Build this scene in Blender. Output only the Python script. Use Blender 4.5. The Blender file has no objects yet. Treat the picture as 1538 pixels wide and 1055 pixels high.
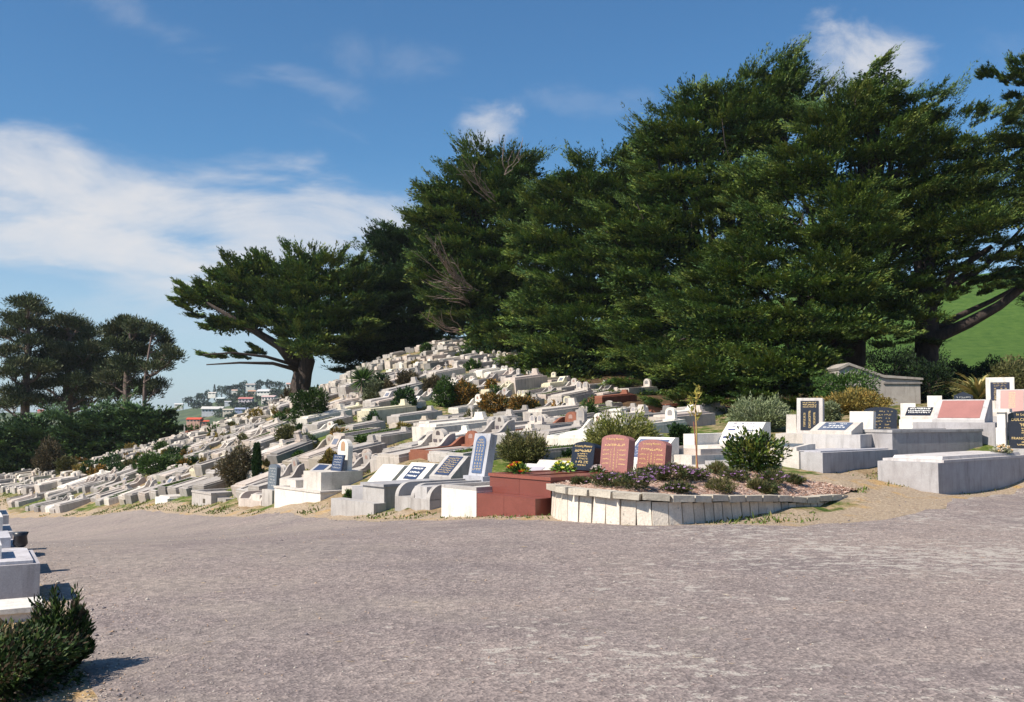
import bpy, bmesh, math, random
import numpy as np
from mathutils import Vector, Matrix
R = math.radians
C = bpy.context.scene.collection
rnd = random.Random(7)
F, CX, HY, EYE = 1509.0, 769.0, 617.0, 1.6
PITCH = math.atan((HY - 527.5) / F)

def P(px, py, d):
    """world point on the sight line of a photo pixel, d metres ahead on the ground plan"""
    u, v = (px - CX) / F, (527.5 - py) / F
    fy = math.cos(PITCH) - v * math.sin(PITCH)
    fz = math.sin(PITCH) + v * math.cos(PITCH)
    return Vector((u / fy * d, d, EYE + fz / fy * d))

# ------------------------------------------------------------------ terrain
ctrl_px = [
 (0,742,65),(60,746,58),(100,750,54),(200,758,42),(300,764,33.5),(400,768,27),(500,770,22.8),(600,777,19.3),(700,778,17.2),
 (830,778,15.5),(1000,785,14.5),(1265,757,17.2),(1410,743,19.2),(1538,735,21),
 (600,700,26),(620,690,30),(550,660,38),(470,640,45),(650,640,42),(700,600,48),(650,560,57),(690,514,68),(560,550,68),
 (500,582,69),(440,597,72),(350,634,70),(290,654,70),(200,680,70),(100,701,70),(0,718,72),
 (200,712,55),(300,702,48),(300,670,58),(400,700,38),(400,650,53),(100,718,62),
 (800,600,48),(800,650,36),(900,592,48),(850,680,27),(900,652,30),(960,642,33),(1000,622,40),(1000,690,21.5),(1100,664,26),
 (1215,657,24.5),(1236,719,20.4),(1180,714,19.6),(1165,700,21.2),(1300,612,42),(1450,602,36),(1500,645,25),(1538,615,34),(1300,728,19.0),(1350,657,25.5),
 (750,500,80),(900,540,72),(1100,565,62),(1300,565,62),(1450,532,72),(1538,430,100),(1400,430,100),(1250,460,100),(1050,470,100),
 (1600,560,60),(1700,500,80),(1700,640,30),
]
cp = [tuple(P(*c)) for c in ctrl_px]
cp += [(x, y, 0) for x in (-8, 0, 8) for y in (-12, 0, 7)] + [(0, 11, 0), (4, 11.5, 0), (10, 14, 0), (-4, 9, 0), (-3, 13, -.1), (18, 10, .2), (16, 18, .4), (30, 20, 2.5),
       (30, 0, .5), (-20, 0, -1), (-20, 20, -1.5), (-14, 20, -1), (-40, 40, -4.5), (-50, 70, -6.5), (-45, 95, -10), (-25, 92, -8), (-8, 98, -2), (-34, 84, -6),
       (-70, 40, -8), (-70, 100, -12), (15, 125, 11), (40, 125, 17), (-12, 125, 0), (70, 60, 14), (60, 20, 7), (70, 100, 20)]
cp = np.array(cp, float)
def _phi(r2): return np.where(r2 > 1e-9, r2 * np.log(np.maximum(r2, 1e-9)) * .5, 0)
S_ = 20.0
_n = len(cp); _A = np.zeros((_n + 3, _n + 3))
_d2 = ((cp[:, None, :2] - cp[None, :, :2]) ** 2).sum(-1) / S_**2
_A[:_n, :_n] = _phi(_d2) + np.eye(_n) * .003
_A[:_n, _n] = 1; _A[:_n, _n+1:] = cp[:, :2] / S_; _A[_n, :_n] = 1; _A[_n+1:, :_n] = cp[:, :2].T / S_
_w = np.linalg.solve(_A, np.concatenate([cp[:, 2], [0, 0, 0]]))
def Gv(x, y):
    x = np.asarray(x, float); y = np.asarray(y, float); sh = x.shape
    xf, yf = x.ravel(), y.ravel(); out = np.zeros(len(xf))
    for i in range(0, len(xf), 20000):
        a, b = xf[i:i+20000], yf[i:i+20000]
        d2 = ((a[:, None] - cp[None, :, 0])**2 + (b[:, None] - cp[None, :, 1])**2) / S_**2
        out[i:i+20000] = _phi(d2) @ _w[:_n] + _w[_n] + _w[_n+1]*a/S_ + _w[_n+2]*b/S_
    r = np.hypot(xf * 1.1, yf - 50)
    t = np.clip((r - 82) / 60, 0, 1); t = t*t*(3-2*t)
    out = out * (1 - t) + (-16.0) * t
    near = np.exp(-((xf/9)**2 + ((yf-4)/9)**2)**2)
    out = out * (1 - near)
    return out.reshape(sh)
def G(x, y): return float(Gv(np.array([x]), np.array([y]))[0])
_ds = np.concatenate([np.arange(3.5, 40, .1), np.arange(40, 110, .25)])
def hit(px, py):
    """where the sight line of a pixel meets the ground"""
    p1 = P(px, py, 1); sx, sz = p1.x, p1.z - EYE
    g = Gv(sx * _ds, _ds); ray = EYE + sz * _ds
    k = np.nonzero(ray <= g)[0]
    d = _ds[k[0]] if len(k) else 70.0
    return Vector((sx * d, d, G(sx * d, d)))

ROAD_X = [-60, -46, -33, -27, -16.5, -10, -6.9, -4.2, -2.4, -.9, .6, 2.2, 3.6, 5.2, 7.2, 8.4, 11, 16, 30, 60]
ROAD_Y = [96, 80, 64.0, 53, 41, 32, 26.3, 22.0, 18.9, 16.8, 15.0, 14.1, 14.1, 14.9, 17.0, 19.0, 21.3, 27, 45, 80]
LEFT_Y = [-20, 0, 5.5, 9, 13, 25, 50, 90]
LEFT_X = [-2.0, -1.8, -2.25, -4.0, -7.0, -15, -33, -62]
def road_sdf(x, y):
    return np.minimum((np.interp(x, ROAD_X, ROAD_Y) - y) * .62, x - np.interp(y, LEFT_Y, LEFT_X))

# ------------------------------------------------------------------ object helpers
def link(o):
    C.objects.link(o); return o
def tag(o, label=None, cat=None, group=None, kind=None):
    if label: o['label'] = label
    if cat: o['category'] = cat
    if group: o['group'] = group
    if kind: o['kind'] = kind
    return o
def empty(name, loc=(0, 0, 0), rz=0.0, label=None, cat=None, group=None, pitch=0.0):
    o = bpy.data.objects.new(name, None); link(o); o.empty_display_size = .2
    o.rotation_mode = 'XYZ'
    o.location = loc; o.rotation_euler = (pitch, 0, rz)
    return tag(o, label, cat, group)
def copy_tree(o, parent=None):
    c = o.copy(); link(c); c.parent = parent
    for ch in list(o.children):
        copy_tree(ch, c)
    return c

class B:
    """collects shapes in a bmesh, builds one mesh object"""
    def __init__(s): s.bm = bmesh.new()
    def add(s, vs, fs):
        v = [s.bm.verts.new(p) for p in vs]
        for f in fs:
            try: s.bm.faces.new([v[i] for i in f])
            except ValueError: pass
        return v
    def box(s, x0, x1, y0, y1, z0, z1, M=None, top=1.0, topy=None):
        cx, cy = (x0+x1)/2, (y0+y1)/2; ty = top if topy is None else topy
        vs = [Vector((x, y, z0)) for x, y in ((x0,y0),(x1,y0),(x1,y1),(x0,y1))]
        vs += [Vector((cx+(x-cx)*top, cy+(y-cy)*ty, z1)) for x, y in ((x0,y0),(x1,y0),(x1,y1),(x0,y1))]
        if M: vs = [M @ v for v in vs]
        s.add(vs, [(3,2,1,0),(4,5,6,7),(0,1,5,4),(1,2,6,5),(2,3,7,6),(3,0,4,7)]); return s
    def prism(s, pts, axis, a, b, M=None):
        """2D outline (counter clockwise) swept between a and b along an axis"""
        def mk(p, t):
            if axis == 'y': return Vector((p[0], t, p[1]))
            if axis == 'x': return Vector((t, p[0], p[1]))
            return Vector((p[0], p[1], t))
        n = len(pts); vs = [mk(p, a) for p in pts] + [mk(p, b) for p in pts]
        if M: vs = [M @ v for v in vs]
        fs = [tuple(range(n)), tuple(range(2*n-1, n-1, -1))] + [(i, i+n, (i+1) % n + n, (i+1) % n) for i in range(n)]
        s.add(vs, fs); return s
    def tube(s, pts, rads, seg=8, cap=True):
        pts = [Vector(p) for p in pts]; rings = []
        up = Vector((.13, .21, 1)).normalized()
        for i, p in enumerate(pts):
            t = (pts[min(i+1, len(pts)-1)] - pts[max(i-1, 0)]).normalized()
            a = t.cross(up)
            if a.length < .1: a = t.cross(Vector((1, 0, 0)))
            a.normalize(); b = t.cross(a)
            r = rads[i] if hasattr(rads, '__len__') else rads
            rings.append([s.bm.verts.new(p + (a*math.cos(k*2*math.pi/seg) + b*math.sin(k*2*math.pi/seg)) * r) for k in range(seg)])
        for i in range(len(rings)-1):
            for k in range(seg):
                s.bm.faces.new((rings[i][k], rings[i][(k+1)%seg], rings[i+1][(k+1)%seg], rings[i+1][k]))
        if cap:
            s.bm.faces.new(rings[0][::-1]); s.bm.faces.new(rings[-1])
        return s
    def lathe(s, prof, seg=16, at=(0, 0, 0)):
        rings = []
        for r, z in prof:
            rings.append([s.bm.verts.new((at[0]+r*math.cos(k*2*math.pi/seg), at[1]+r*math.sin(k*2*math.pi/seg), at[2]+z)) for k in range(seg)])
        for i in range(len(rings)-1):
            for k in range(seg):
                s.bm.faces.new((rings[i][k], rings[i][(k+1)%seg], rings[i+1][(k+1)%seg], rings[i+1][k]))
        s.bm.faces.new(rings[0][::-1]); s.bm.faces.new(rings[-1]); return s
    def jitter(s, a, seed=0):
        r = random.Random(seed)
        for v in s.bm.verts: v.co += Vector((r.uniform(-a, a), r.uniform(-a, a), r.uniform(-a, a)))
        return s
    def build(s, name, mat, parent=None, color=None, bevel=0.0, smooth=False, seg=1):
        if bevel:
            es = [e for e in s.bm.edges if len(e.link_faces) == 2 and e.calc_face_angle(0) > .5]
            bmesh.ops.bevel(s.bm, geom=es, offset=bevel, offset_type='OFFSET', segments=seg, profile=.5, affect='EDGES', clamp_overlap=True)
        bmesh.ops.recalc_face_normals(s.bm, faces=s.bm.faces)
        me = bpy.data.meshes.new(name); s.bm.to_mesh(me); s.bm.free()
        if smooth:
            for p in me.polygons: p.use_smooth = True
        me.materials.append(mat)
        o = bpy.data.objects.new(name, me); link(o)
        if parent is not None: o.parent = parent
        if color: o.color = (*color, 1)
        return o

def np_mesh(name, V, faces_idx, k, mat, parent=None, col=None):
    """V (n,3); faces_idx (m,k) all k-gons; col (n,3) point colours"""
    me = bpy.data.meshes.new(name)
    m = len(faces_idx)
    me.vertices.add(len(V)); me.vertices.foreach_set('co', np.ascontiguousarray(V, dtype=np.float32).ravel())
    me.loops.add(m*k); me.loops.foreach_set('vertex_index', np.ascontiguousarray(faces_idx, dtype=np.int32).ravel())
    me.polygons.add(m); me.polygons.foreach_set('loop_start', np.arange(0, m*k, k, dtype=np.int32))
    me.update(calc_edges=True)
    if col is not None:
        a = me.color_attributes.new('Col', 'FLOAT_COLOR', 'POINT')
        c4 = np.ones((len(V), 4), np.float32); c4[:, :3] = col
        a.data.foreach_set('color', c4.ravel())
    me.materials.append(mat)
    o = bpy.data.objects.new(name, me); link(o)
    if parent is not None: o.parent = parent
    return o

# ------------------------------------------------------------------ materials
def newmat(name):
    m = bpy.data.materials.new(name); m.use_nodes = True
    nt = m.node_tree; b = nt.nodes['Principled BSDF']
    return m, nt, b
class N:
    def __init__(s, nt): s.nt = nt
    def n(s, t, **kw):
        nd = s.nt.nodes.new(t)
        for k, v in kw.items():
            if k in nd.inputs.keys() if isinstance(k, str) else False: nd.inputs[k].default_value = v
            else: setattr(nd, k, v)
        return nd
    def l(s, a, b): s.nt.links.new(a, b)
    def noise(s, vec, scale, detail=4, rough=.55, dist=0):
        n = s.nt.nodes.new('ShaderNodeTexNoise'); n.inputs['Scale'].default_value = scale; n.inputs['Detail'].default_value = detail
        n.inputs['Roughness'].default_value = rough; n.inputs['Distortion'].default_value = dist
        if vec is not None: s.l(vec, n.inputs['Vector'])
        return n.outputs['Fac']
    def map(s, vec, scale=(1,1,1), loc=(0,0,0)):
        n = s.nt.nodes.new('ShaderNodeMapping'); n.inputs['Scale'].default_value = scale; n.inputs['Location'].default_value = loc
        s.l(vec, n.inputs['Vector']); return n.outputs['Vector']
    def ramp(s, fac, stops):
        n = s.nt.nodes.new('ShaderNodeValToRGB'); s.l(fac, n.inputs['Fac'])
        e = n.color_ramp.elements
        while len(e) < len(stops): e.new(.5)
        for el, (p, c) in zip(e, stops):
            el.position = p; el.color = (*c, 1) if len(c) == 3 else c
        return n.outputs['Color']
    def mix(s, fac, a, b, mode='MIX'):
        n = s.nt.nodes.new('ShaderNodeMix'); n.data_type = 'RGBA'; n.blend_type = mode
        for sock, v in ((n.inputs['Factor'], fac), (n.inputs['A'], a), (n.inputs['B'], b)):
            pass
        fi, ai, bi = n.inputs[0], n.inputs[6], n.inputs[7]
        for sock, v in ((fi, fac), (ai, a), (bi, b)):
            if isinstance(v, (int, float)): sock.default_value = v
            elif isinstance(v, tuple): sock.default_value = (*v, 1)
            else: s.l(v, sock)
        return n.outputs[2]
    def math(s, op, a, b=None, c=None, clamp=False):
        n = s.nt.nodes.new('ShaderNodeMath'); n.operation = op; n.use_clamp = clamp
        for i, v in enumerate((a, b, c)):
            if v is None: continue
            if isinstance(v, (int, float)): n.inputs[i].default_value = v
            else: s.l(v, n.inputs[i])
        return n.outputs[0]
    def bump(s, h, strength, dist, bsdf):
        n = s.nt.nodes.new('ShaderNodeBump'); n.inputs['Strength'].default_value = strength; n.inputs['Distance'].default_value = dist
        s.l(h, n.inputs['Height']); s.l(n.outputs['Normal'], bsdf.inputs['Normal'])

def stone_mat(name, stain=.5, rough=.85, grain=60, lichen=.4, bump=.4):
    """stone or concrete tinted by each object's own colour, with stains and lichen of its own"""
    m, nt, b = newmat(name); k = N(nt)
    tc = nt.nodes.new('ShaderNodeTexCoord'); oi = nt.nodes.new('ShaderNodeObjectInfo')
    va = nt.nodes.new('ShaderNodeVectorMath'); va.operation = 'ADD'
    sc = nt.nodes.new('ShaderNodeVectorMath'); sc.operation = 'SCALE'; sc.inputs['Scale'].default_value = 37.0
    cb = nt.nodes.new('ShaderNodeCombineXYZ')
    for i in range(3): k.l(oi.outputs['Random'], cb.inputs[i])
    k.l(cb.outputs[0], sc.inputs[0]); k.l(tc.outputs['Object'], va.inputs[0]); k.l(sc.outputs[0], va.inputs[1])
    v = va.outputs[0]
    big = k.noise(v, 2.2, 5, .65)
    streak = k.noise(k.map(v, (9, 9, 1.3)), 1.0, 4, .6)
    fine = k.noise(v, grain, 3, .6)
    c = k.mix(k.ramp(big, [(.35, (0,0,0)), (.7, (1,1,1))]), oi.outputs['Color'], k.mix(1.0, oi.outputs['Color'], (.78, .76, .75), 'MULTIPLY'))
    st = k.ramp(streak, [(.5, (0,0,0)), (.72, (1,1,1))])
    c = k.mix(k.math('MULTIPLY', st, stain), c, k.mix(1.0, c, (.5, .49, .48), 'MULTIPLY'))
    spots = k.noise(v, 11, 6, .75)
    ls = k.ramp(spots, [(.6, (0,0,0)), (.68, (1,1,1))])
    c = k.mix(k.math('MULTIPLY', ls, lichen), c, (.22, .20, .17))
    c = k.mix(.35, c, k.mix(1.0, c, k.ramp(fine, [(.3, (.6,.6,.6)), (.7, (1.25,1.25,1.25))]), 'MULTIPLY'))
    k.l(c, b.inputs['Base Color']); b.inputs['Roughness'].default_value = rough
    b.inputs['Specular IOR Level'].default_value = .25
    h = k.math('ADD', k.math('MULTIPLY', spots, .6), k.math('MULTIPLY', fine, .4))
    k.bump(h, bump, .02, b)
    return m
M = {}
M['stone'] = stone_mat('weathered_stone', stain=.6, lichen=.45)
M['concrete'] = stone_mat('cast_concrete', stain=.6, lichen=.28, grain=90, bump=.25)
M['paint'] = stone_mat('painted_concrete', stain=.42, lichen=.22, rough=.7, grain=40, bump=.2)
M['block'] = stone_mat('rough_block', stain=.35, lichen=.75, grain=35, bump=.9)

def granite(name, rough=.22, amt=.5):
    m, nt, b = newmat(name); k = N(nt)
    tc = nt.nodes.new('ShaderNodeTexCoord'); oi = nt.nodes.new('ShaderNodeObjectInfo')
    f = k.noise(tc.outputs['Object'], 90, 2, .8); g = k.noise(tc.outputs['Object'], 3, 3)
    c = k.mix(amt, oi.outputs['Color'], k.mix(1.0, oi.outputs['Color'], k.ramp(f, [(.35, (.3,.3,.3)), (.65, (1.5,1.4,1.4))]), 'MULTIPLY'))
    c = k.mix(.25, c, k.mix(1.0, c, k.ramp(g, [(.3, (.7,.7,.7)), (.7, (1.3,1.3,1.3))]), 'MULTIPLY'))
    k.l(c, b.inputs['Base Color']); b.inputs['Roughness'].default_value = rough
    return m
M['granite'] = granite('polished_granite', .3)
M['plaque'] = granite('plaque_stone', .35, .25)

def plain(name, col, rough=.6, metal=0, noise=.25, scale=20):
    m, nt, b = newmat(name); k = N(nt)
    tc = nt.nodes.new('ShaderNodeTexCoord')
    f = k.noise(tc.outputs['Object'], scale, 4)
    c = k.mix(noise, col, k.mix(1.0, col, k.ramp(f, [(.3, (.35,.35,.35)), (.7, (1.6,1.6,1.6))]), 'MULTIPLY'))
    k.l(c, b.inputs['Base Color']); b.inputs['Roughness'].default_value = rough; b.inputs['Metallic'].default_value = metal
    return m
M['gold'] = plain('gold_lettering', (.72, .52, .22), .5)
M['whiteink'] = plain('white_lettering', (.75, .73, .68), .6)
M['blueink'] = plain('dark_blue_lettering', (.05, .06, .16), .6)

def foliage_mat(name, trans=.12):
    m, nt, b = newmat(name); k = N(nt)
    at = nt.nodes.new('ShaderNodeAttribute'); at.attribute_name = 'Col'
    k.l(at.outputs['Color'], b.inputs['Base Color']); b.inputs['Roughness'].default_value = .6
    b.inputs['Specular IOR Level'].default_value = .2
    if trans:
        tr = nt.nodes.new('ShaderNodeBsdfTranslucent'); k.l(at.outputs['Color'], tr.inputs['Color'])
        mx = nt.nodes.new('ShaderNodeMixShader'); mx.inputs[0].default_value = trans
        k.l(b.outputs[0], mx.inputs[1]); k.l(tr.outputs[0], mx.inputs[2]); k.l(mx.outputs[0], nt.nodes['Material Output'].inputs['Surface'])
    return m
M['leaf'] = foliage_mat('leaves', .15)
M['cyp'] = foliage_mat('cypress_foliage', .08); M['leafmatte'] = foliage_mat('stone_chips', 0)

def bark_mat(name, c0, c1):
    m, nt, b = newmat(name); k = N(nt)
    tc = nt.nodes.new('ShaderNodeTexCoord')
    f = k.noise(k.map(tc.outputs['Object'], (6, 6, 1)), 1.2, 6, .7)
    k.l(k.ramp(f, [(.35, c0), (.65, c1)]), b.inputs['Base Color']); b.inputs['Roughness'].default_value = .9
    k.bump(f, .8, .06, b); return m
M['bark'] = bark_mat('cypress_bark', (.018,.013,.011), (.06,.042,.034))
M['pinebark'] = bark_mat('pine_bark', (.06,.042,.036), (.20,.14,.12))
M['twig'] = bark_mat('dead_twig', (.17,.12,.1), (.36,.27,.23))

def far_stone():
    m, nt, b = newmat('far_stone'); k = N(nt); tc = nt.nodes.new('ShaderNodeTexCoord'); at = nt.nodes.new('ShaderNodeAttribute'); at.attribute_name = 'Col'
    f = k.noise(tc.outputs['Object'], 3.0, 6, .7); k.l(k.mix(1.0, at.outputs['Color'], k.ramp(f, [(.3, (.55,.54,.52)), (.6, (1.05,1.03,1))]), 'MULTIPLY'), b.inputs['Base Color']); b.inputs['Roughness'].default_value = .9; return m
M['far_stone'] = far_stone()
# ------------------------------------------------------------------ foliage
def unit(v): return v / np.maximum(np.linalg.norm(v, axis=-1, keepdims=True), 1e-9)
def leaf_quads(Cn, D, L, W, rg, upb=.6, roll=1.0):
    """rhombic leaves: root Cn, direction D, length L, width W"""
    n = len(Cn)
    Nn = unit(rg.normal(size=(n, 3)) * roll + np.array([0, 0, upb]))
    S = unit(np.cross(D, Nn))
    L = np.broadcast_to(np.asarray(L, float).reshape(-1, 1) if np.ndim(L) else np.full((n, 1), L), (n, 1))
    W = np.broadcast_to(np.asarray(W, float).reshape(-1, 1) if np.ndim(W) else np.full((n, 1), W), (n, 1))
    V = np.empty((n, 4, 3))
    V[:, 0] = Cn; V[:, 1] = Cn + D*L*.45 + S*W*.5; V[:, 2] = Cn + D*L; V[:, 3] = Cn + D*L*.45 - S*W*.5
    return V.reshape(-1, 3)
def leaves_object(name, V, col4, mat, parent=None):
    n = len(V)//4
    return np_mesh(name, V, np.arange(n*4).reshape(n, 4), 4, mat, parent, np.repeat(col4, 4, axis=0))

def plumes(Pc, D, Ln, Wd, Th, nl, leafL, leafW, cols, rg, curl=.25, upb=.9, colvar=.22):
    """flattened leafy sprays. Pc roots, D directions; returns leaf verts and one colour per leaf"""
    m = len(Pc)
    side = unit(np.cross(D, np.array([0, 0, 1.0])) + 1e-6)
    side = unit(side + rg.normal(size=(m, 3)) * .18)
    t = rg.random((m, nl)) ** .8
    lat = rg.uniform(-1, 1, (m, nl)) * np.sin(np.pi * np.clip(t*.9+.08, 0, 1) ** .8)
    th = rg.uniform(-1, .35, (m, nl)) * (1 - .5*t)
    Ln_, Wd_, Th_ = (np.asarray(a).reshape(-1, 1) for a in (Ln, Wd, Th))
    # fingers: the outline breaks up into tips
    lat = lat + .13*np.sin(t*23 + rg.uniform(0, 6, (m, 1)))
    pos = Pc[:, None, :] + D[:, None, :]*(Ln_*t)[..., None] + side[:, None, :]*(Wd_*.5*lat)[..., None]
    pos[..., 2] += Th_*th + curl*Ln_*t**2
    pos += rg.normal(size=pos.shape) * .04 * Ln_[..., None]
    ld = unit(D[:, None, :]*.9 + side[:, None, :]*(np.sign(lat)*.55)[..., None] + np.array([0, 0, .30]) + rg.normal(size=pos.shape)*.3)
    n = m*nl
    V = leaf_quads(pos.reshape(-1, 3), ld.reshape(-1, 3), leafL*rg.uniform(.7, 1.35, n), leafW*rg.uniform(.7, 1.3, n), rg, upb, .55)
    c0 = cols[rg.integers(0, len(cols), m)]
    cc = c0[:, None, :] * (1 + rg.normal(size=(m, nl, 1)) * colvar)
    return V, np.clip(cc.reshape(-1, 3), .003, 1)

def sprays(Pc, D, L, nf, nlf, leafL, leafW, cols, rg, curl, spread=.75, fuzz=.075):
    """cypress sprays: each a flat fan of feathery shoots whose tips turn up; triangles"""
    m = len(Pc); side = unit(np.cross(D, np.array([0, 0, 1.0]))+1e-6)
    a = rg.uniform(-spread, spread, (m, nf)); Lk = L[:, None]*rg.uniform(.55, 1.1, (m, nf))*(1-.35*np.abs(a)/spread)
    Dk = unit(D[:, None, :]*np.cos(a)[..., None] + side[:, None, :]*np.sin(a)[..., None] + rg.normal(size=(m, nf, 3))*np.array([.08, .08, .07]))
    t = rg.random((m, nf, nlf))**.75
    rad = rg.normal(size=(m, nf, nlf, 3))*np.array([1, 1, .8]); rad = unit(rad)
    fz = fuzz*L[:, None, None]*(1.15-.8*t)*(.5+.6*rg.random((m, nf, nlf)))
    pos = Pc[:, None, None, :] + Dk[:, :, None, :]*(Lk[..., None]*t)[..., None] + rad*fz[..., None]
    pos[..., 2] += curl*Lk[..., None]*t**2.2
    ld = unit(Dk[:, :, None, :]*.95 + rad*.40 + np.array([0, 0, .2]))
    n = m*nf*nlf; pos = pos.reshape(-1, 3); ld = ld.reshape(-1, 3)
    Nn = unit(rg.normal(size=(n, 3))*.38 + np.array([-.15, -.2, 1.0])); S = unit(np.cross(ld, Nn))
    ll = (leafL*rg.uniform(.6, 1.4, n))[:, None]; ww = (leafW*rg.uniform(.7, 1.3, n))[:, None]*.5
    V = np.empty((n, 3, 3)); V[:, 0] = pos+S*ww; V[:, 1] = pos+ld*ll; V[:, 2] = pos-S*ww
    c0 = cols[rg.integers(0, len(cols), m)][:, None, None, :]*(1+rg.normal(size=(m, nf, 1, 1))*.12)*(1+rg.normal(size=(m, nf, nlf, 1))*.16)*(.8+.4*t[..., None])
    return V.reshape(-1, 3), np.clip(c0.reshape(-1, 3), .003, 1)

def pal(*cs): return np.array(cs, float)
CYP = pal((.056,.100,.024), (.080,.128,.026), (.040,.082,.026), (.115,.158,.027), (.062,.102,.022), (.128,.152,.030))
CYP_DARK = pal((.034,.068,.026), (.044,.080,.026), (.030,.060,.024), (.052,.088,.024))

def limb_curve(a, b, sag, n, r0, r1, rr):
    a, b = Vector(a), Vector(b); pts = []; rads = []
    for i in range(n+1):
        t = i/n
        p = a.lerp(b, t); p.z += sag*math.sin(math.pi*t)
        if 0 < i < n: p += Vector((rr.uniform(-1, 1), rr.uniform(-1, 1), rr.uniform(-1, 1)))*.03*(b-a).length
        pts.append(p); rads.append(r0*(1-t)+r1*t)
    return pts, rads

def cypress(label, d, base, ells, trunk_r, seed, dens=1.0, cols=CYP, leafL=.24, leafW=.085, pl=1.45, limbs=True, lean=.0, updir=.3, nl=90, cat='tree',
            name='cypress_tree', group='tall cypress trees on the hill', curl=.10, gap=1.04, fan=.12, limb_from=.12, extra_limbs=(), inner=.46, trunk_top=None, bottom_cut=-.75):
    rg = np.random.default_rng(seed); rr = random.Random(seed)
    bx, by = base; b0 = P(bx, by, d); b0.z = min(b0.z, G(b0.x, b0.y)) - .3
    root = empty(name, b0, 0, label, cat, group)
    sc = d / F
    cen, rad = [], []
    for e in ells:
        px, py, rx, ry = e[:4]; dd = e[4] if len(e) > 4 else 0.0
        c = P(px, py, d+dd); s2 = (d+dd)/F
        cen.append(c); rad.append((rx*s2, max(rx, ry)*.5*s2 + rx*.3*s2, ry*s2))
    cen = np.array([tuple(c) for c in cen]); rad = np.array(rad)
    axis = np.array([b0.x + lean, b0.y]); zmin = b0.z; zmax = (cen[:, 2]+rad[:, 2]).max()
    # candidate places for boughs all over the crown
    cp_, cu_, cz_ = [], [], []; ip_, iu_ = [], []
    for i in range(len(cen)):
        r = rad[i]; area = 4*math.pi*((( r[0]*r[1])**1.6 + (r[0]*r[2])**1.6 + (r[1]*r[2])**1.6)/3)**(1/1.6)
        def samp(n, f0, f1, lim, back):
            u = unit(rg.normal(size=(n*2, 3))); u = u[(u[:, 2] > bottom_cut) & ((u[:, 1] < .45) | (rg.random(len(u)) < back))][:n]
            p = cen[i] + u*r*rg.uniform(f0, f1, (len(u), 1)); keep = np.ones(len(p), bool)
            for j in range(len(cen)):
                if j != i: q = (p-cen[j])/rad[j]; keep &= (q**2).sum(1) > lim
            return p[keep], u[keep], np.full(keep.sum(), min(1.0, r[2]/1.0))
        p, u, z = samp(int(area*12)+8, .74, 1.06, .58, .3); cp_.append(p); cu_.append(u); cz_.append(z)
        p, u, z = samp(int(area*3.4*dens)+4, .10, .50, .0, .4); k_ = z > .6; ip_.append(p[k_]); iu_.append(u[k_])
    Pq = np.concatenate(cp_); Uq = np.concatenate(cu_); Zq = np.concatenate(cz_); o_ = rg.permutation(len(Pq)); Pq, Uq, Zq = Pq[o_], Uq[o_], Zq[o_]
    ms = np.array([1.45, 1.45, .74])*pl/1.45/math.sqrt(dens)*gap; acc = np.empty((0, 3)); sel = []
    for i in range(len(Pq)):
        if len(acc) == 0 or (((acc-Pq[i])/ms)**2).sum(1).min() > .3+.7*Zq[i]: acc = np.vstack([acc, Pq[i]]); sel.append(i)
        if len(sel) > 1500: break
    Pb, Ub, Zb = Pq[sel], Uq[sel], Zq[sel]
    vo_ = np.sin(Pb[:, 0]*.9+seed)*np.sin(Pb[:, 2]*1.5+seed*2+Pb[:, 0]*.3)+.5*np.sin(Pb[:, 1]*1.1+Pb[:, 2]*2.3); kk = (vo_ > -.56) | (Ub[:, 2] > .55); Pb, Ub, Zb = Pb[kk], Ub[kk], Zb[kk]; nb = len(Pb); hz = np.clip((Pb[:, 2]-zmin)/(zmax-zmin), 0, 1)
    out = np.zeros_like(Pb); out[:, :2] = Pb[:, :2]-axis; out = unit(out)
    Db = out + Ub*np.array([.7, .7, 0]) + np.array([-.12, -.15, 0]) + rg.normal(size=Pb.shape)*np.array([.3, .3, 0]); Db[:, 2] = 0; Db = unit(Db)
    crest = np.clip((hz-.74)/.26, 0, 1)*(Ub[:, 2] > .1)
    slope = rg.normal(size=nb)*.10 + updir*(.10+.30*hz) + crest*rg.uniform(0, .9, nb)
    vr = Pb - (np.array([b0.x, b0.y, b0.z]) + np.array([lean, 0, .25*(zmax-zmin)])); slope += fan*np.clip(vr[:, 2]/np.maximum(np.hypot(vr[:, 0], vr[:, 1]), 1.5), -.2, 1.1)
    Sb = np.cross(Db, np.array([0, 0, 1.0])); W_ = pl*rg.uniform(.42, .95, nb)*(.35+.65*Zb)
    ns = 40; a = rg.uniform(-1, 1, (nb, ns)); rr_ = rg.uniform(-.9, .25, (nb, ns)); 
    loc = Pb[:, None] + Sb[:, None]*(a*W_[:, None])[..., None] + Db[:, None]*((rr_-.35*a**2)*W_[:, None]*.8)[..., None]
    loc[..., 2] += slope[:, None]*(rr_+.4)*W_[:, None] - .16*W_[:, None]*a**2*2*.5 + rg.normal(size=(nb, ns))*.03*pl + .04*np.sin(a*7+rg.uniform(0, 6, (nb, 1)))
    dd_ = Db[:, None] + Sb[:, None]*(a*.75)[..., None] + rg.normal(size=(nb, ns, 3))*np.array([.16, .16, .07]); dd_[..., 2] += slope[:, None]+.06
    Ls = (pl*.58*rg.uniform(.6, 1.45, (nb, ns))*(.4+.6*Zb)[:, None]).reshape(-1); tone = np.repeat(rg.uniform(.72, 1.3, nb), ns)
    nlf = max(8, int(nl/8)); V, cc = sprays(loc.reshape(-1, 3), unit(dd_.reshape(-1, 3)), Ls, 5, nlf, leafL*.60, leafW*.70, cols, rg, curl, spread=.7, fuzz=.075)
    cc = cc*1.15*np.repeat(tone, nlf*5)[:, None]
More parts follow.
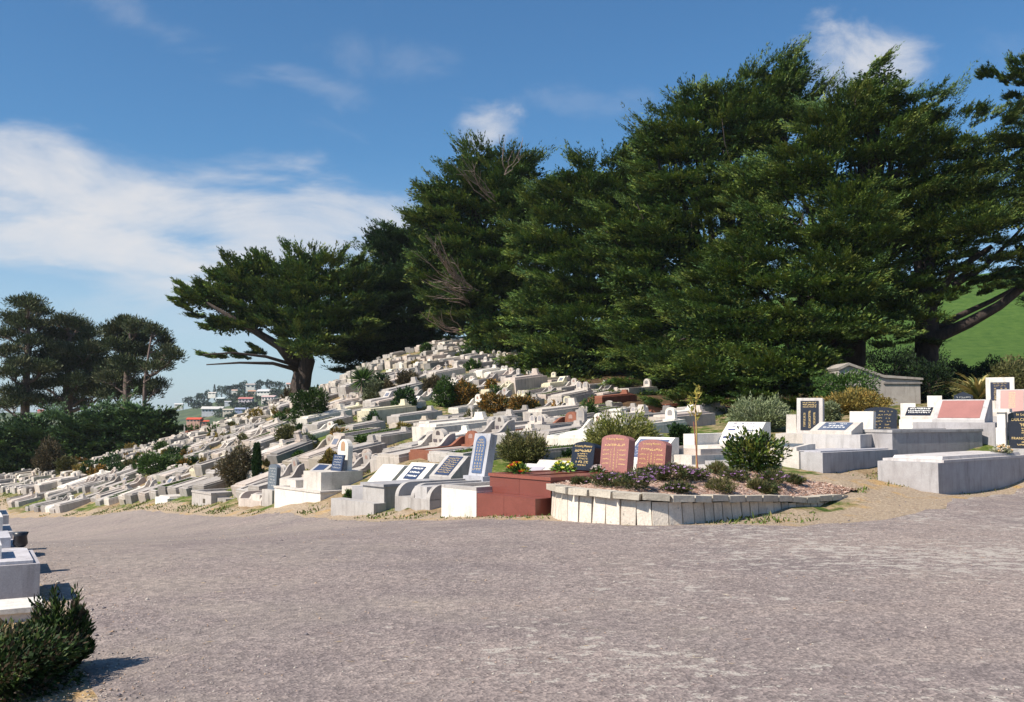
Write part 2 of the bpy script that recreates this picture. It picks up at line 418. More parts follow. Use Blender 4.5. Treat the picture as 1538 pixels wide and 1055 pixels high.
    # long upswept leaders along the skyline and the outer edges
    tk = np.nonzero((Zb > .8) & (Ub[:, 2] > .12) & ((crest > 0) | (rg.random(nb) < .45)))[0]; tk = np.repeat(tk, 5); m_ = len(tk)
    tl = Pb[tk]+Sb[tk]*(rg.uniform(-.8, .8, (m_, 1))*W_[tk][:, None])+Db[tk]*(rg.uniform(-.2, .5, (m_, 1))*W_[tk][:, None])
    td = Db[tk]+Sb[tk]*rg.normal(size=(m_, 1))*.3; td[:, 2] = rg.uniform(.1, .55, m_)+slope[tk]*.6+crest[tk]*.5
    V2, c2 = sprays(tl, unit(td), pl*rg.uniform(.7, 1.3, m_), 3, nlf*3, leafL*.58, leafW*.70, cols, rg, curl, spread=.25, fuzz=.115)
    V = np.concatenate([V, V2]); cc = np.concatenate([cc, c2])
    Pi = np.concatenate(ip_); Ui = np.concatenate(iu_); Di = unit(Ui*np.array([1, 1, .2])+rg.normal(size=Pi.shape)*.3); Li = np.full(len(Pi), pl*.9)
    Vi, ci = plumes(Pi-Di*.5, Di, Li, Li, Li*.22, 40, leafL*.85, leafW*1.3, cols, rg, 0, upb=.8); print(label[:20], nb, len(cc), len(ci))
    Vt = Vi.reshape(-1, 4, 3); Vi = np.concatenate([Vt[:, :3], Vt[:, [0, 2, 3]]]).reshape(-1, 3); ci = np.concatenate([ci, ci])
    V = np.concatenate([V, Vi]); cc = np.repeat(np.concatenate([cc, ci]), 3, axis=0)
    crown = np_mesh('crown', V - np.array(b0), np.arange(len(V)).reshape(-1, 3), 3, M['cyp'], root, cc)
    # trunk and limbs
    t = B(); top = Vector(tuple(cen[np.argmax(cen[:, 2])])) if trunk_top is None else P(*trunk_top)
    o = Vector(b0)
    pts, rads = limb_curve((0, 0, 0), (top - o)*.9, 0, 8, trunk_r, trunk_r*.18, rr)
    rads[0] = trunk_r*1.6; pts.insert(1, pts[0].lerp(pts[1], .25)); rads.insert(1, trunk_r*1.12)
    t.tube(pts, rads, 12)
    if limbs:
        for i in range(len(cen)):
            a = (top-o)*rr.uniform(limb_from, .45)
            bb = Vector(tuple(cen[i])) - o
            q, s = limb_curve(a, bb, -.06*(bb-a).length, 6, trunk_r*.26, trunk_r*.05, rr); t.tube(q, s, 7)
            for _ in range(3):
                e = bb + Vector((rr.uniform(-1, 1)*rad[i][0], rr.uniform(-1, .4)*rad[i][1], rr.uniform(-.3, .9)*rad[i][2]))*.85
                q2, s2 = limb_curve(q[rr.randint(2, 4)], e, -.05, 5, trunk_r*.09, .02, rr); t.tube(q2, s2, 5)
    for pts_px, r0, r1 in extra_limbs:
        q = [P(*p) - o for p in pts_px]
        t.tube(q, [r0+(r1-r0)*k/(len(q)-1) for k in range(len(q))], 9)
    t.build('trunk', M['bark'], root, smooth=True)
    return root

def pine(label, d, trunk_px, tufts, tr, seed, cols, group='pine trees below the left end of the hill'):
    """open crowned pine: trunk polyline in pixels, tufts (px,py,rx,ry)"""
    rg = np.random.default_rng(seed); rr = random.Random(seed)
    b0 = P(*trunk_px[0], d); b0.z = G(b0.x, b0.y) - .3
    root = empty('pine_tree', b0, 0, label, 'tree', group)
    t = B(); q = [Vector((0, 0, 0))] + [P(*p, d)-b0 for p in trunk_px[1:]]
    t.tube(q, [tr*(1-.8*k/(len(q)-1)) for k in range(len(q))], 9)
    Vs, Cs = [], []
    for (px, py, rx, ry) in tufts:
        dd = rr.uniform(-2.5, 2.5); c = P(px, py, d+dd)-b0; s = d/F; r = np.array([rx*s, rx*s*.9, ry*s*1.2])
        n = max(7, int(rx*ry*.10)); u = unit(rg.normal(size=(n, 3))); u[:, 2] = np.abs(u[:, 2])*1.3 - .35
        cl = np.array(c) + u*r*rg.uniform(.35, 1, (n, 1))
        # each cluster a round tuft of needles
        k = 100; off = unit(rg.normal(size=(n, k, 3))) * rg.random((n, k, 1))**.5 * np.array([.8, .8, .5])*rg.uniform(.75, 1.35, (n, 1, 1))
        pos = cl[:, None, :] + off; D = unit(off + np.array([0, 0, .45]))
        V = leaf_quads(pos.reshape(-1, 3), D.reshape(-1, 3), rg.uniform(.22, .42, n*k), .085, rg, .5)
        Vs.append(V); c0 = cols[rg.integers(0, len(cols), n)]
        Cs.append(np.repeat(c0, k, 0)*(1+rg.normal(size=(n*k, 1))*.2))
        # limb out to the tuft
        zt = c.z - abs(c.x)*.25 - .8
        best = min(q, key=lambda v: abs(v.z-zt)); 
        a = best if zt > 0 else q[1]
        i = max(1, min(len(q)-1, next((i for i, v in enumerate(q) if v.z > zt), len(q)-1)))
        f = (zt-q[i-1].z)/max(.01, q[i].z-q[i-1].z); a = q[i-1].lerp(q[i], max(0, min(1, f)))
        pts, rads = limb_curve(a, c, -.3, 5, tr*.33, .04, rr); t.tube(pts, rads, 6)
        for _ in range(4):
            pts2, r2 = limb_curve(pts[3], c+Vector((rr.uniform(-1, 1)*r[0], rr.uniform(-1, 1)*r[1], rr.uniform(-.2, .7)*r[2])), 0, 3, .07, .02, rr); t.tube(pts2, r2, 4)
    leaves_object('crown', np.concatenate(Vs), np.clip(np.concatenate(Cs), .004, 1), M['cyp'], root)
    t.build('trunk', M['pinebark'], root, smooth=True)
    return root

def bush(name, label, px, py, w, h, cols, seed, leaf=.09, leafw=.035, n=5000, cat='bush', group='shrubs growing among the graves', shape='round', flower=None,
         up=.5, stems=7, loc=None, size=None, solid=.55, upb=.3, mat='leaf', d=None):
    """px,py = foot of the shrub in the photo; w,h in pixels of the photo"""
    rg = np.random.default_rng(seed); rr = random.Random(seed)
    if loc is None: loc = hit(px, py) if d is None else P(px, py, d)
    loc = Vector(loc); s = loc.y/F; W, H = (w*s/2, h*s) if size is None else size
    root = empty(name, loc, 0, label, cat, group)
    st = B()
    u = unit(rg.normal(size=(n, 3)))
    # lobed envelope
    lob = 1 + .16*np.sin(u[:, 0]*4.1+seed) + .13*np.sin(u[:, 1]*5.3+seed*2) + .14*np.sin(u[:, 2]*6.1+seed*3) + .1*np.sin(u[:, 0]*9+u[:, 2]*8+seed)
    f = rg.random(n)**(.35 if shape != 'wispy' else .6)
    f = np.where(rg.random(n) < solid, np.maximum(f, .72), f)
    if shape == 'column':
        pos = np.empty((n, 3)); a = rg.uniform(0, 2*np.pi, n); z = rg.random(n); r = W*np.sqrt(np.sin(np.pi*np.clip(z*.86+.12, 0, 1)))*rg.uniform(.7, 1, n)
        pos[:, 0] = np.cos(a)*r; pos[:, 1] = np.sin(a)*r; pos[:, 2] = z*H; D = unit(np.stack([np.cos(a)*.5, np.sin(a)*.5, np.full(n, 1.0)], 1)+rg.normal(size=(n, 3))*.2)
    elif shape == 'cone':
        pos = np.empty((n, 3)); a = rg.uniform(0, 2*np.pi, n); z = rg.random(n)**1.4; r = W*(1-z)**.8*rg.uniform(.5, 1, n)
        pos[:, 0] = np.cos(a)*r; pos[:, 1] = np.sin(a)*r; pos[:, 2] = z*H; D = unit(np.stack([np.cos(a), np.sin(a), np.full(n, .8)], 1)+rg.normal(size=(n, 3))*.3)
    else:
        pos = u*np.array([W, W, H*.56])*(f*lob)[:, None]; pos[:, 2] += H*.48
        pos[:, 2] = np.abs(pos[:, 2])
        D = unit(u*np.array([1, 1, .8]) + np.array([0, 0, up]) + rg.normal(size=(n, 3))*.45)
        if shape == 'wispy':   # shoots fan out from the foot
            m = max(20, n//45); a = rg.uniform(0, 2*np.pi, m); el = rg.uniform(.25, 1.0, m)
            tip = np.stack([np.cos(a)*W*np.sqrt(1-el**2*.75)*1.05, np.sin(a)*W*np.sqrt(1-el**2*.75), H*el*rg.uniform(.8, 1.12, m)], 1)
            k = n//m; t = rg.random((m, k))**.6
            foot = tip*np.array([.25, .25, 0])
            pos = foot[:, None]+(tip-foot)[:, None]*t[..., None]; pos = (pos+rg.normal(size=pos.shape)*.05*W).reshape(-1, 3)
            D = unit(np.repeat(unit(tip-foot), k, 0)+rg.normal(size=(m*k, 3))*.35)
            for i in range(0, m, 3): st.tube([foot[i]*.3, foot[i].tolist(), tip[i]*.9], [.012, .008, .003], 4)
    n2 = len(pos)
    V = leaf_quads(pos, D, leaf*rg.uniform(.6, 1.4, n2), leafw*rg.uniform(.7, 1.3, n2), rg, upb)
    # colour varies by clump
    cl = (np.sin(pos[:, 0]*7/W+seed)+np.sin(pos[:, 2]*9/H+seed*1.7)+np.sin(pos[:, 1]*8/W)+rg.normal(size=n2)*.9)
    ci = np.clip(((cl+3)/6*len(cols)).astype(int), 0, len(cols)-1)
    cc = np.clip(cols[ci]*(1+rg.normal(size=(n2, 1))*.22), .004, 1)
    leaves_object('foliage', V, cc, M[mat], root)
    for i in range(stems):
        a = rr.uniform(0, 6.28); e = (math.cos(a)*W*.6, math.sin(a)*W*.6, H*rr.uniform(.45, .85))
        st.tube([(0, 0, -.1), (e[0]*.3, e[1]*.3, e[2]*.5), e], [.03*H+.008, .02*H+.005, .004], 5)
    st.build('stem', M['bark'] if mat != 'x' else M['twig'], root)
    if flower is not None:
        fc, fn, fs = flower
        u = unit(rg.normal(size=(fn, 3))); u[:, 2] = np.abs(u[:, 2]); u[:, 1] -= .25
        p = u*np.array([W, W, H*.56])*1.02; p[:, 2] += H*.5
        k = 5; a = np.arange(k)/k*2*np.pi
        D = np.stack([np.cos(a), np.sin(a)*.5, np.full(k, .45)], 1)[None]+rg.normal(size=(fn, k, 3))*.2
        V = leaf_quads(np.repeat(p, k, 0), unit(D.reshape(-1, 3)), fs, fs*.7, rg, 1)
        cc = np.repeat(np.clip(np.array(fc)[rg.integers(0, len(fc), fn)]*(1+rg.normal(size=(fn, 1))*.1), 0, 1), k, 0)
        leaves_object('blossom', V, cc, M['leaf'], root)
    return root

# ------------------------------------------------------------------ ground, road, verges
def build_ground():
    def axis(lo, hi, step, far):
        a = list(np.arange(lo, hi+1e-6, step)); s = step; x = hi
        while x < far: s *= 1.45; x += s; a.append(x)
        s = step; x = lo
        while x > -far: s *= 1.45; x -= s; a.insert(0, x)
        return np.array(a)
    X = axis(-50, 32, .4, 4000); Y = axis(-6, 84, .4, 4000)
    gx, gy = np.meshgrid(X, Y); z = Gv(gx, gy); nx, ny = len(X), len(Y)
    rg = np.random.default_rng(3)
    inn = (np.abs(gx+9) < 41) & (np.abs(gy-39) < 45)
    s = road_sdf(gx, gy)
    bump = (np.sin(gx*1.7+gy*.6)*np.sin(gy*1.3-gx*.4)*.05 + rg.normal(size=gx.shape)*.025)*inn*np.clip(-s, 0, 1)
    z2 = z + bump
    V = np.stack([gx, gy, z2], -1).reshape(-1, 3)
    idx = np.arange(nx*ny).reshape(ny, nx)
    q = np.stack([idx[:-1, :-1], idx[:-1, 1:], idx[1:, 1:], idx[1:, :-1]], -1).reshape(-1, 4)
    # colour weights: R verge sand, G meadow / lawn, B shaded needle litter
    verge = np.clip(1-np.abs(s+.35)/.9, 0, 1)
    for (hx, hy, hr) in ((6.2, 18.6, 1.5), (7.4, 18.9, 1.3), (7.2, 20.0, 1.0)): verge = np.maximum(verge, np.clip(1.5-np.hypot(gx-hx, gy-hy)/hr, 0, 1))
    me_ = np.clip((gx-(8+ (gy-30)*.05))/3, 0, 1)*np.clip((gy-47)/6, 0, 1)
    me_ = np.maximum(me_, np.clip((np.hypot(gx, gy-40)-95)/20, 0, 1))
    edge = np.interp(gx, [-14, -4, 2, 5, 9, 16, 30], [72, 64, 46, 38, 33, 34, 40])
    lit = np.clip((gy-edge)/4, 0, 1)*(1-me_)*(gx > -16)
    col = np.stack([verge, me_, lit], -1).reshape(-1, 3)
    m, nt, b = newmat('hill_ground'); k = N(nt)
    tc = nt.nodes.new('ShaderNodeTexCoord'); v = tc.outputs['Object']
    at = nt.nodes.new('ShaderNodeAttribute'); at.attribute_name = 'Col'
    sp = nt.nodes.new('ShaderNodeSeparateColor'); k.l(at.outputs['Color'], sp.inputs[0])
    n1 = k.noise(v, .35, 5, .6); n2 = k.noise(v, 3.5, 5, .65); n3 = k.noise(v, 22, 4, .7)
    grass = k.ramp(n2, [(.3, (.045,.075,.016)), (.55, (.11,.15,.03)), (.75, (.2,.19,.06))])
    dirt = k.ramp(n2, [(.3, (.2,.13,.075)), (.6, (.34,.25,.15)), (.8, (.44,.36,.25))])
    c = k.mix(k.ramp(k.math('ADD', k.math('MULTIPLY', n1, .6), k.math('MULTIPLY', n2, .4)), [(.44, (0,0,0)), (.54, (1,1,1))]), grass, dirt)
    sand = k.mix(k.ramp(k.noise(v, 1.1, 4, .6), [(.56, (0,0,0)), (.66, (1,1,1))]), k.ramp(n3, [(.3, (.27,.20,.14)), (.6, (.42,.33,.235)), (.8, (.5,.41,.31))]), k.ramp(n3, [(.3, (.34,.2,.08)), (.7, (.52,.36,.17))]))
    c = k.mix(k.ramp(k.math('ADD', sp.outputs[0], k.math('MULTIPLY', k.math('SUBTRACT', n2, .5), .9)), [(.3, (0,0,0)), (.55, (1,1,1))]), c, sand)
    c = k.mix(sp.outputs[1], c, k.ramp(k.noise(k.map(v, (1,1,3)), 1.2, 6, .7), [(.35, (.045,.095,.02)), (.62, (.08,.14,.03)), (.8, (.15,.18,.06))]))
    c = k.mix(sp.outputs[2], c, k.ramp(n2, [(.3, (.05,.035,.02)), (.7, (.15,.09,.05))]))
    c = k.mix(.5, c, k.mix(1.0, c, k.ramp(n3, [(.3, (.6,.6,.6)), (.7, (1.35,1.35,1.35))]), 'MULTIPLY'))
    k.l(c, b.inputs['Base Color']); b.inputs['Roughness'].default_value = .95; b.inputs['Specular IOR Level'].default_value = .1
    k.bump(k.math('ADD', n3, n2), .6, .06, b)
    tag(np_mesh('ground', V, q, 4, m, None, col), kind='structure')
    # road: the same grid clipped where the signed distance is positive, 10 mm above
    tri = np.concatenate([q[:, [0, 1, 2]], q[:, [0, 2, 3]]])
    noise = .12*np.sin(gx*2.3+1)*np.sin(gy*1.9)+.08*np.sin(gx*5.1+gy*3.3)
    sv = (s+noise*np.clip(gy/12, 0, 1)).ravel(); V0 = np.stack([gx, gy, z+.012], -1).reshape(-1, 3)
    sel = (sv[tri] > 0).any(1) & (np.abs(V0[tri[:, 0], 0]) < 60) & (V0[tri[:, 0], 1] < 90) & (V0[tri[:, 0], 1] > -15)
    vs, fs, cache = [], [], {}
    for t in tri[sel]:
        poly = []
        for i in range(3):
            a, b2 = int(t[i]), int(t[(i+1) % 3])
            if sv[a] > 0:
                if a not in cache: cache[a] = len(vs); vs.append(tuple(V0[a]))
                poly.append(cache[a])
            if (sv[a] > 0) != (sv[b2] > 0):
                key = (min(a, b2), max(a, b2))
                if key not in cache:
                    f = sv[a]/(sv[a]-sv[b2]); cache[key] = len(vs); vs.append(tuple(V0[a]*(1-f)+V0[b2]*f-np.array([0, 0, .012])))
                poly.append(cache[key])
        if len(poly) >= 3: fs.append(poly)
    me = bpy.data.meshes.new('road'); me.from_pydata(vs, [], fs); me.update()
    m, nt, b = newmat('worn_chip_seal'); k = N(nt)
    tc = nt.nodes.new('ShaderNodeTexCoord'); v = tc.outputs['Object']
    vo = nt.nodes.new('ShaderNodeTexVoronoi'); vo.inputs['Scale'].default_value = 48; k.l(v, vo.inputs['Vector'])
    vs2 = nt.nodes.new('ShaderNodeTexVoronoi'); vs2.inputs['Scale'].default_value = 19; k.l(v, vs2.inputs['Vector'])
    big = k.noise(v, .28, 4, .6); mid = k.noise(v, 1.6, 6, .7); fine = k.noise(v, 60, 3, .7); pat = k.noise(k.map(v, (1, 1.35, 1)), 4.6, 6, .76)
    zone = k.noise(k.map(v, (1,1,1), (4, 3, 0)), .33, 3, .5)
    base = k.ramp(mid, [(.3, (.215,.180,.168)), (.55, (.25,.212,.196)), (.75, (.285,.242,.220))])
    base = k.mix(.55, base, k.mix(1.0, base, k.ramp(vo.outputs['Color'], [(.15, (.45,.44,.45)), (.5, (1,1,1)), (.85, (1.75,1.7,1.65))]), 'MULTIPLY'))
    base = k.mix(.35, base, k.mix(1.0, base, k.ramp(vs2.outputs['Color'], [(.1, (.55,.55,.58)), (.6, (1,1,1)), (.95, (1.6,1.55,1.5))]), 'MULTIPLY'))
    base = k.mix(.5, base, k.mix(1.0, base, k.ramp(big, [(.35, (.74,.74,.79)), (.65, (1.25,1.2,1.15))]), 'MULTIPLY'))
    track = k.noise(k.map(v, (.10, .75, 1), (2, 5, 0)), 1.0, 4, .5)
    base = k.mix(.6, base, k.mix(1.0, base, k.ramp(track, [(.36, (.84,.83,.86)), (.5, (1,1,1)), (.66, (1.14,1.12,1.08))]), 'MULTIPLY'))
    # pale lichen blotches, most on the right
    sx = nt.nodes.new('ShaderNodeSeparateXYZ'); k.l(v, sx.inputs[0])
    right = k.math('MULTIPLY', k.math('SUBTRACT', sx.outputs[0], -.5), .02)
    right = k.math('MINIMUM', right, .085)
    lf = k.math('ADD', k.math('ADD', pat, k.math('MULTIPLY', k.math('SUBTRACT', zone, .5), .42)), right)
    lm = k.ramp(lf, [(.625, (0,0,0)), (.665, (1,1,1))])
    base = k.mix(k.math('MULTIPLY', lm, .7), base, (.46,.42,.37))
    # pale dusty gravel worn loose on the left and by the verge
    dust = k.noise(k.map(v, (1, 1, 1), (9, 2, 0)), .55, 5, .65)
    left = k.math('MULTIPLY', k.math('SUBTRACT', -1.0, sx.outputs[0]), .035); left = k.math('MAXIMUM', k.math('MINIMUM', left, .16), -.1)
    dm = k.ramp(k.math('ADD', dust, left), [(.5, (0,0,0)), (.68, (1,1,1))])
    gcol = k.mix(.6, (.30,.255,.22), k.mix(1.0, (.30,.255,.22), k.ramp(vs2.outputs['Color'], [(.1, (.5,.5,.52)), (.6, (1.0,1,1)), (.95, (1.5,1.45,1.4))]), 'MULTIPLY'))
    base = k.mix(k.math('MULTIPLY', dm, .6), base, gcol)
    k.l(base, b.inputs['Base Color']); b.inputs['Roughness'].default_value = .9; b.inputs['Specular IOR Level'].default_value = .15
    k.bump(k.math('ADD', k.math('MULTIPLY', vo.outputs['Distance'], 1.0), fine), .55, .012, b)
    me.materials.append(m); o = bpy.data.objects.new('road', me); link(o); tag(o, kind='structure')

def scatter_points(n, seed, box):
    rg = np.random.default_rng(seed)
    x = rg.uniform(box[0], box[1], n); y = rg.uniform(box[2], box[3], n)
    return rg, x, y

def build_grass():
    # ragged turf along the graves and over the slope
    rg = np.random.default_rng(5)
    x = rg.uniform(-42, 14, 700000); y = rg.uniform(12, 74, 700000)
    s = road_sdf(x, y)
    cl = np.sin(x*1.3+.5)*np.sin(y*1.1)+np.sin(x*.37+y*.51)+.6*np.sin(x*2.9-y*2.3)
    keep = (s < -.12) & ((cl > .35) | ((s > -.9) & (cl > -.35))) & (np.abs(x) < y*.53+1)
    x, y, s = x[keep], y[keep], s[keep]; keep = rg.random(len(x)) < np.clip(30/y, .25, 1); x, y = x[keep], y[keep]
    z = Gv(x, y)-.02
    n = len(x); print('grass', n)
    Cn = np.stack([x, y, z], -1); D = unit(rg.normal(size=(n, 3))*np.array([.5, .5, .1])+np.array([0, 0, 1]))
    Ls = rg.uniform(.02, .085, n)*np.where(rg.random(n) < .05, 1.8, 1)*(1+.35*np.sin(x*1.9)*np.sin(y*2.3))
    V = leaf_quads(Cn, D, Ls, .02+y*.0006, rg, 0)
    cols = pal((.06,.11,.02), (.09,.14,.03), (.14,.17,.04), (.25,.22,.09), (.08,.12,.02))
    cc = cols[rg.integers(0, 5, n)]*(1+rg.normal(size=(n, 1))*.2)
    tag(leaves_object('grass', V, np.clip(cc, .01, 1), M['leaf']), 'short ragged green and straw grass between the graves and along the road edge', 'grass', kind='stuff')

def build_gravel():
    """loose chips and pebbles on the road, thickest on the left and along the verge"""
    rg = np.random.default_rng(15); n = 60000
    y = 3.6+rg.random(n)**1.5*22; x = (rg.random(n)-.5)*1.08*y; s = road_sdf(x, y)
    w = .10 + .75*np.clip(1-np.abs(s+.1)/.9, 0, 1) + .35*np.clip((-x-.4)/3, 0, 1)*(np.sin(x*1.7+y*.9)+np.sin(y*2.1-x)>.1)
    k = rg.random(n) < w*.75; x, y = x[k], y[k]; m = len(x); z = Gv(x, y)+.012
    r = rg.uniform(.003, .011, m)*np.where(rg.random(m) < .03, 1.9, 1)
    octa = np.array([(1,0,0),(0,1,0),(-1,0,0),(0,-1,0),(0,0,.7),(0,0,-.3)], float)
    V = octa[None]*r[:, None, None]*(1+rg.uniform(-.3, .3, (m, 6, 1))) + np.stack([x, y, z], -1)[:, None]
    f = np.array([(0,1,4),(1,2,4),(2,3,4),(3,0,4),(1,0,5),(2,1,5),(3,2,5),(0,3,5)])
    Fc = (f[None]+(np.arange(m)*6)[:, None, None]).reshape(-1, 3)
    cols = pal((.22,.19,.18), (.34,.30,.27), (.45,.40,.35), (.16,.14,.15), (.38,.27,.2))[rg.integers(0, 5, m)]
    tag(np_mesh('gravel', V.reshape(-1, 3), Fc, 3, M['leafmatte'], None, np.repeat(cols, 6, 0)), 'loose grey and sandy chips scattered over the worn road surface', 'gravel', kind='stuff')
    # straw and dead twigs blown on the tarmac
    n = 420; y = 4+rg.random(n)*12; x = (rg.random(n)-.5)*1.0*y; k = road_sdf(x, y) > -.6; x, y = x[k], y[k]; n = len(x)
    D = unit(rg.normal(size=(n, 3))*np.array([1, .6, .03])); V = leaf_quads(np.stack([x, y, Gv(x, y)+.02], -1), D, rg.uniform(.02, .10, n), .006, rg, 3)
    tag(leaves_object('dead_straw', V, pal((.4,.3,.17), (.3,.18,.1), (.5,.42,.28))[rg.integers(0, 3, n)], M['leaf']), 'bits of straw and dead twigs lying on the road', 'litter', kind='stuff')
# ------------------------------------------------------------------ graves
PHI = R(50)
COL = {
 'weathered grey': (.40,.365,.335), 'pale grey': (.50,.46,.425), 'pinkish cream': (.58,.50,.44), 'off-white': (.62,.56,.50),
 'white painted': (.78,.73,.65), 'dark stained grey': (.27,.25,.235), 'sandy grey': (.48,.42,.345), 'reddish brown': (.30,.12,.075),
 'creamy yellow': (.74,.68,.50),
}
RED = (.205, .065, .05); RED2 = (.34, .155, .135); BLACK = (.018, .02, .03); SLATE = (.035, .05, .10); BLUE = (.06, .09, .17)
def face_matrix(o, lean=0.0):
    """plane with x to the right, y up the face, z out of it toward the foot of the grave"""
    m = Matrix(((1, 0, 0, 0), (0, 0, -1, 0), (0, 1, 0, 0), (0, 0, 0, 1)))
    return Matrix.Translation(o) @ Matrix.Rotation(-lean, 4, 'X') @ m
def arch_pts(w, h, rise, n=10, shoulder=0.0):
    """upright outline with a curved head, from lower left counter clockwise"""
    a = w/2; pts = [(-a, 0), (a, 0)]
    if shoulder: pts += [(a, h-rise)]; a2 = a-shoulder
    else: a2 = a
    for i in range(n+1):
        t = math.pi*i/n; pts.append((a2*math.cos(t), h-rise+rise*math.sin(t)))
    if shoulder: pts += [(-a, h-rise)]
    return pts
def strokes(b, Mx, w, h, rows, seed, cell=.0, cjk=False, t=.0022, fill=.85, weight=.16):
    """rows of small cut letters: (y from top, height, number of cells, indent)"""
    r = random.Random(seed)
    for (y, hh, cells, ind) in rows:
        cw = (w-2*ind)/cells
        for c in range(cells):
            if not cjk and r.random() > fill: continue
            x0 = -w/2+ind+c*cw+cw*.12; x1 = x0+cw*.76; y1 = h-y; y0 = y1-hh; s = weight*hh
            k = r.sample(range(5), 3 if cjk else 2)
            if 0 in k: b.box(x0, x0+s, y0, y1, 0, t, Mx)
            if 1 in k: b.box(x1-s, x1, y0, y1, 0, t, Mx)
            if 2 in k: b.box(x0, x1, y1-s, y1, 0, t*1.1, Mx)
            if 3 in k: b.box(x0, x1, (y0+y1)/2-s/2, (y0+y1)/2+s/2, 0, t*1.2, Mx)
            if 4 in k: b.box(x0, x1, y0, y0+s, 0, t*1.3, Mx)
def text_obj(parent, Mx, lines, mat, name='lettering'):
    """real words: (text, x centre, y, size)"""
    bm = bmesh.new()
    for (s, x, y, size) in lines:
        cu = bpy.data.curves.new('t', 'FONT'); cu.body = s; cu.size = size; cu.align_x = 'CENTER'; cu.extrude = .0015; cu.space_character = 1.1
        o = bpy.data.objects.new('t', cu); link(o)
        dg = bpy.context.evaluated_depsgraph_get(); dg.update()
        me = bpy.data.meshes.new_from_object(o.evaluated_get(dg)); me.transform(Mx @ Matrix.Translation((x, y, .002)))
        bm.from_mesh(me); bpy.data.objects.remove(o); bpy.data.meshes.remove(me); bpy.data.curves.remove(cu)
    me = bpy.data.meshes.new(name); bm.to_mesh(me); bm.free(); me.materials.append(mat)
    o = bpy.data.objects.new(name, me); link(o); o.parent = parent; return o

def ring(b, w, L, z0, z1, t):
    b.box(-w/2, -w/2+t, -L/2, L/2, z0, z1); b.box(w/2-t, w/2, -L/2, L/2, z0, z1)
    b.box(-w/2+t, w/2-t, -L/2, -L/2+t, z0, z1-.002); b.box(-w/2+t, w/2-t, L/2-t, L/2, z0, z1-.002); return b
def swept_side(w, L, h, t, rise, b=None):
    b = b or B()
    for x0 in (-w/2, w/2-t):
        pts = [(-L/2, h-.03), (L/2, h-.03), (L/2, h+rise)]
        for i in range(9):
            u = i/8; pts.append((L/2-.12-u*L*.28, h+.09+(rise-.09)*(.5+.5*math.cos(math.pi*u))))
        pts.append((-L/2, h+.09))
        b.prism(pts, 'x', x0, x0+t)
    b.box(-w/2+t, w/2-t, -L/2, -L/2+t, h-.03, h+.088); return b
def headstone(parent, x, y, z, w, h, t, col, mat='stone', rise=None, lean=0.05, base=True, plaque=None, shoulder=0.0, name='headstone', bevel=.008, n=10):
    b = B(); rise = w*.5 if rise is None else rise
    b.prism(arch_pts(w, h, rise, n, shoulder) if rise > 0 else [(-w/2, 0), (w/2, 0), (w/2, h), (-w/2, h)], 'y', 0, t, Matrix.Translation((0, 0, .1 if base else 0)) @ Matrix.Rotation(lean, 4, 'X').inverted())
    o = b.build(name, M[mat], parent, col, bevel); o.location = (x, y, z)
    if base:
        bb = B().box(-w*.62, w*.62, -.09, t+.09, 0, .1).build('base', M['stone'], o, col, .01)
    if plaque:
        pw, ph, pz, pr, pc = plaque
        pb = B(); mx = face_matrix((0, 0, .1 if base else 0), lean) @ Matrix.Translation((0, pz, 0))
        pb.prism(arch_pts(pw, ph, pr, 8) if pr > 0 else [(-pw/2, 0), (pw/2, 0), (pw/2, ph), (-pw/2, ph)], 'z', -.002, .006, mx)
        pb.build('plaque', M['plaque'], o, pc)
    return o
def desk(parent, x, y, z, w, h, d0, d1, col, mat='stone', plaque=None, name='headstone', rad=0.0, cheeks=0):
    """slanted desk stone: front foot at y, sloping back over d0 to height h, top d1 deep"""
    b = B(); pts = [(0, 0), (d0+d1, 0), (d0+d1, h), (d0, h), (0, .07)]
    b.prism(pts, 'x', -w/2, w/2); o = b.build(name, M[mat], parent, col, .01); o.location = (x, y, z)
    ang = math.atan2(h-.07, d0); sl = math.hypot(h-.07, d0)
    mx = Matrix.Translation((0, 0, .07)) @ Matrix.Rotation(ang, 4, 'X')      # x right, y up the slope, z out
    if plaque:
        pw, ph, off, pc = plaque
        B().prism([(-pw/2, off), (pw/2, off), (pw/2, off+ph), (-pw/2, off+ph)], 'z', .0, .012, mx).build('plaque', M['plaque'], o, pc, .004)
    return o, mx

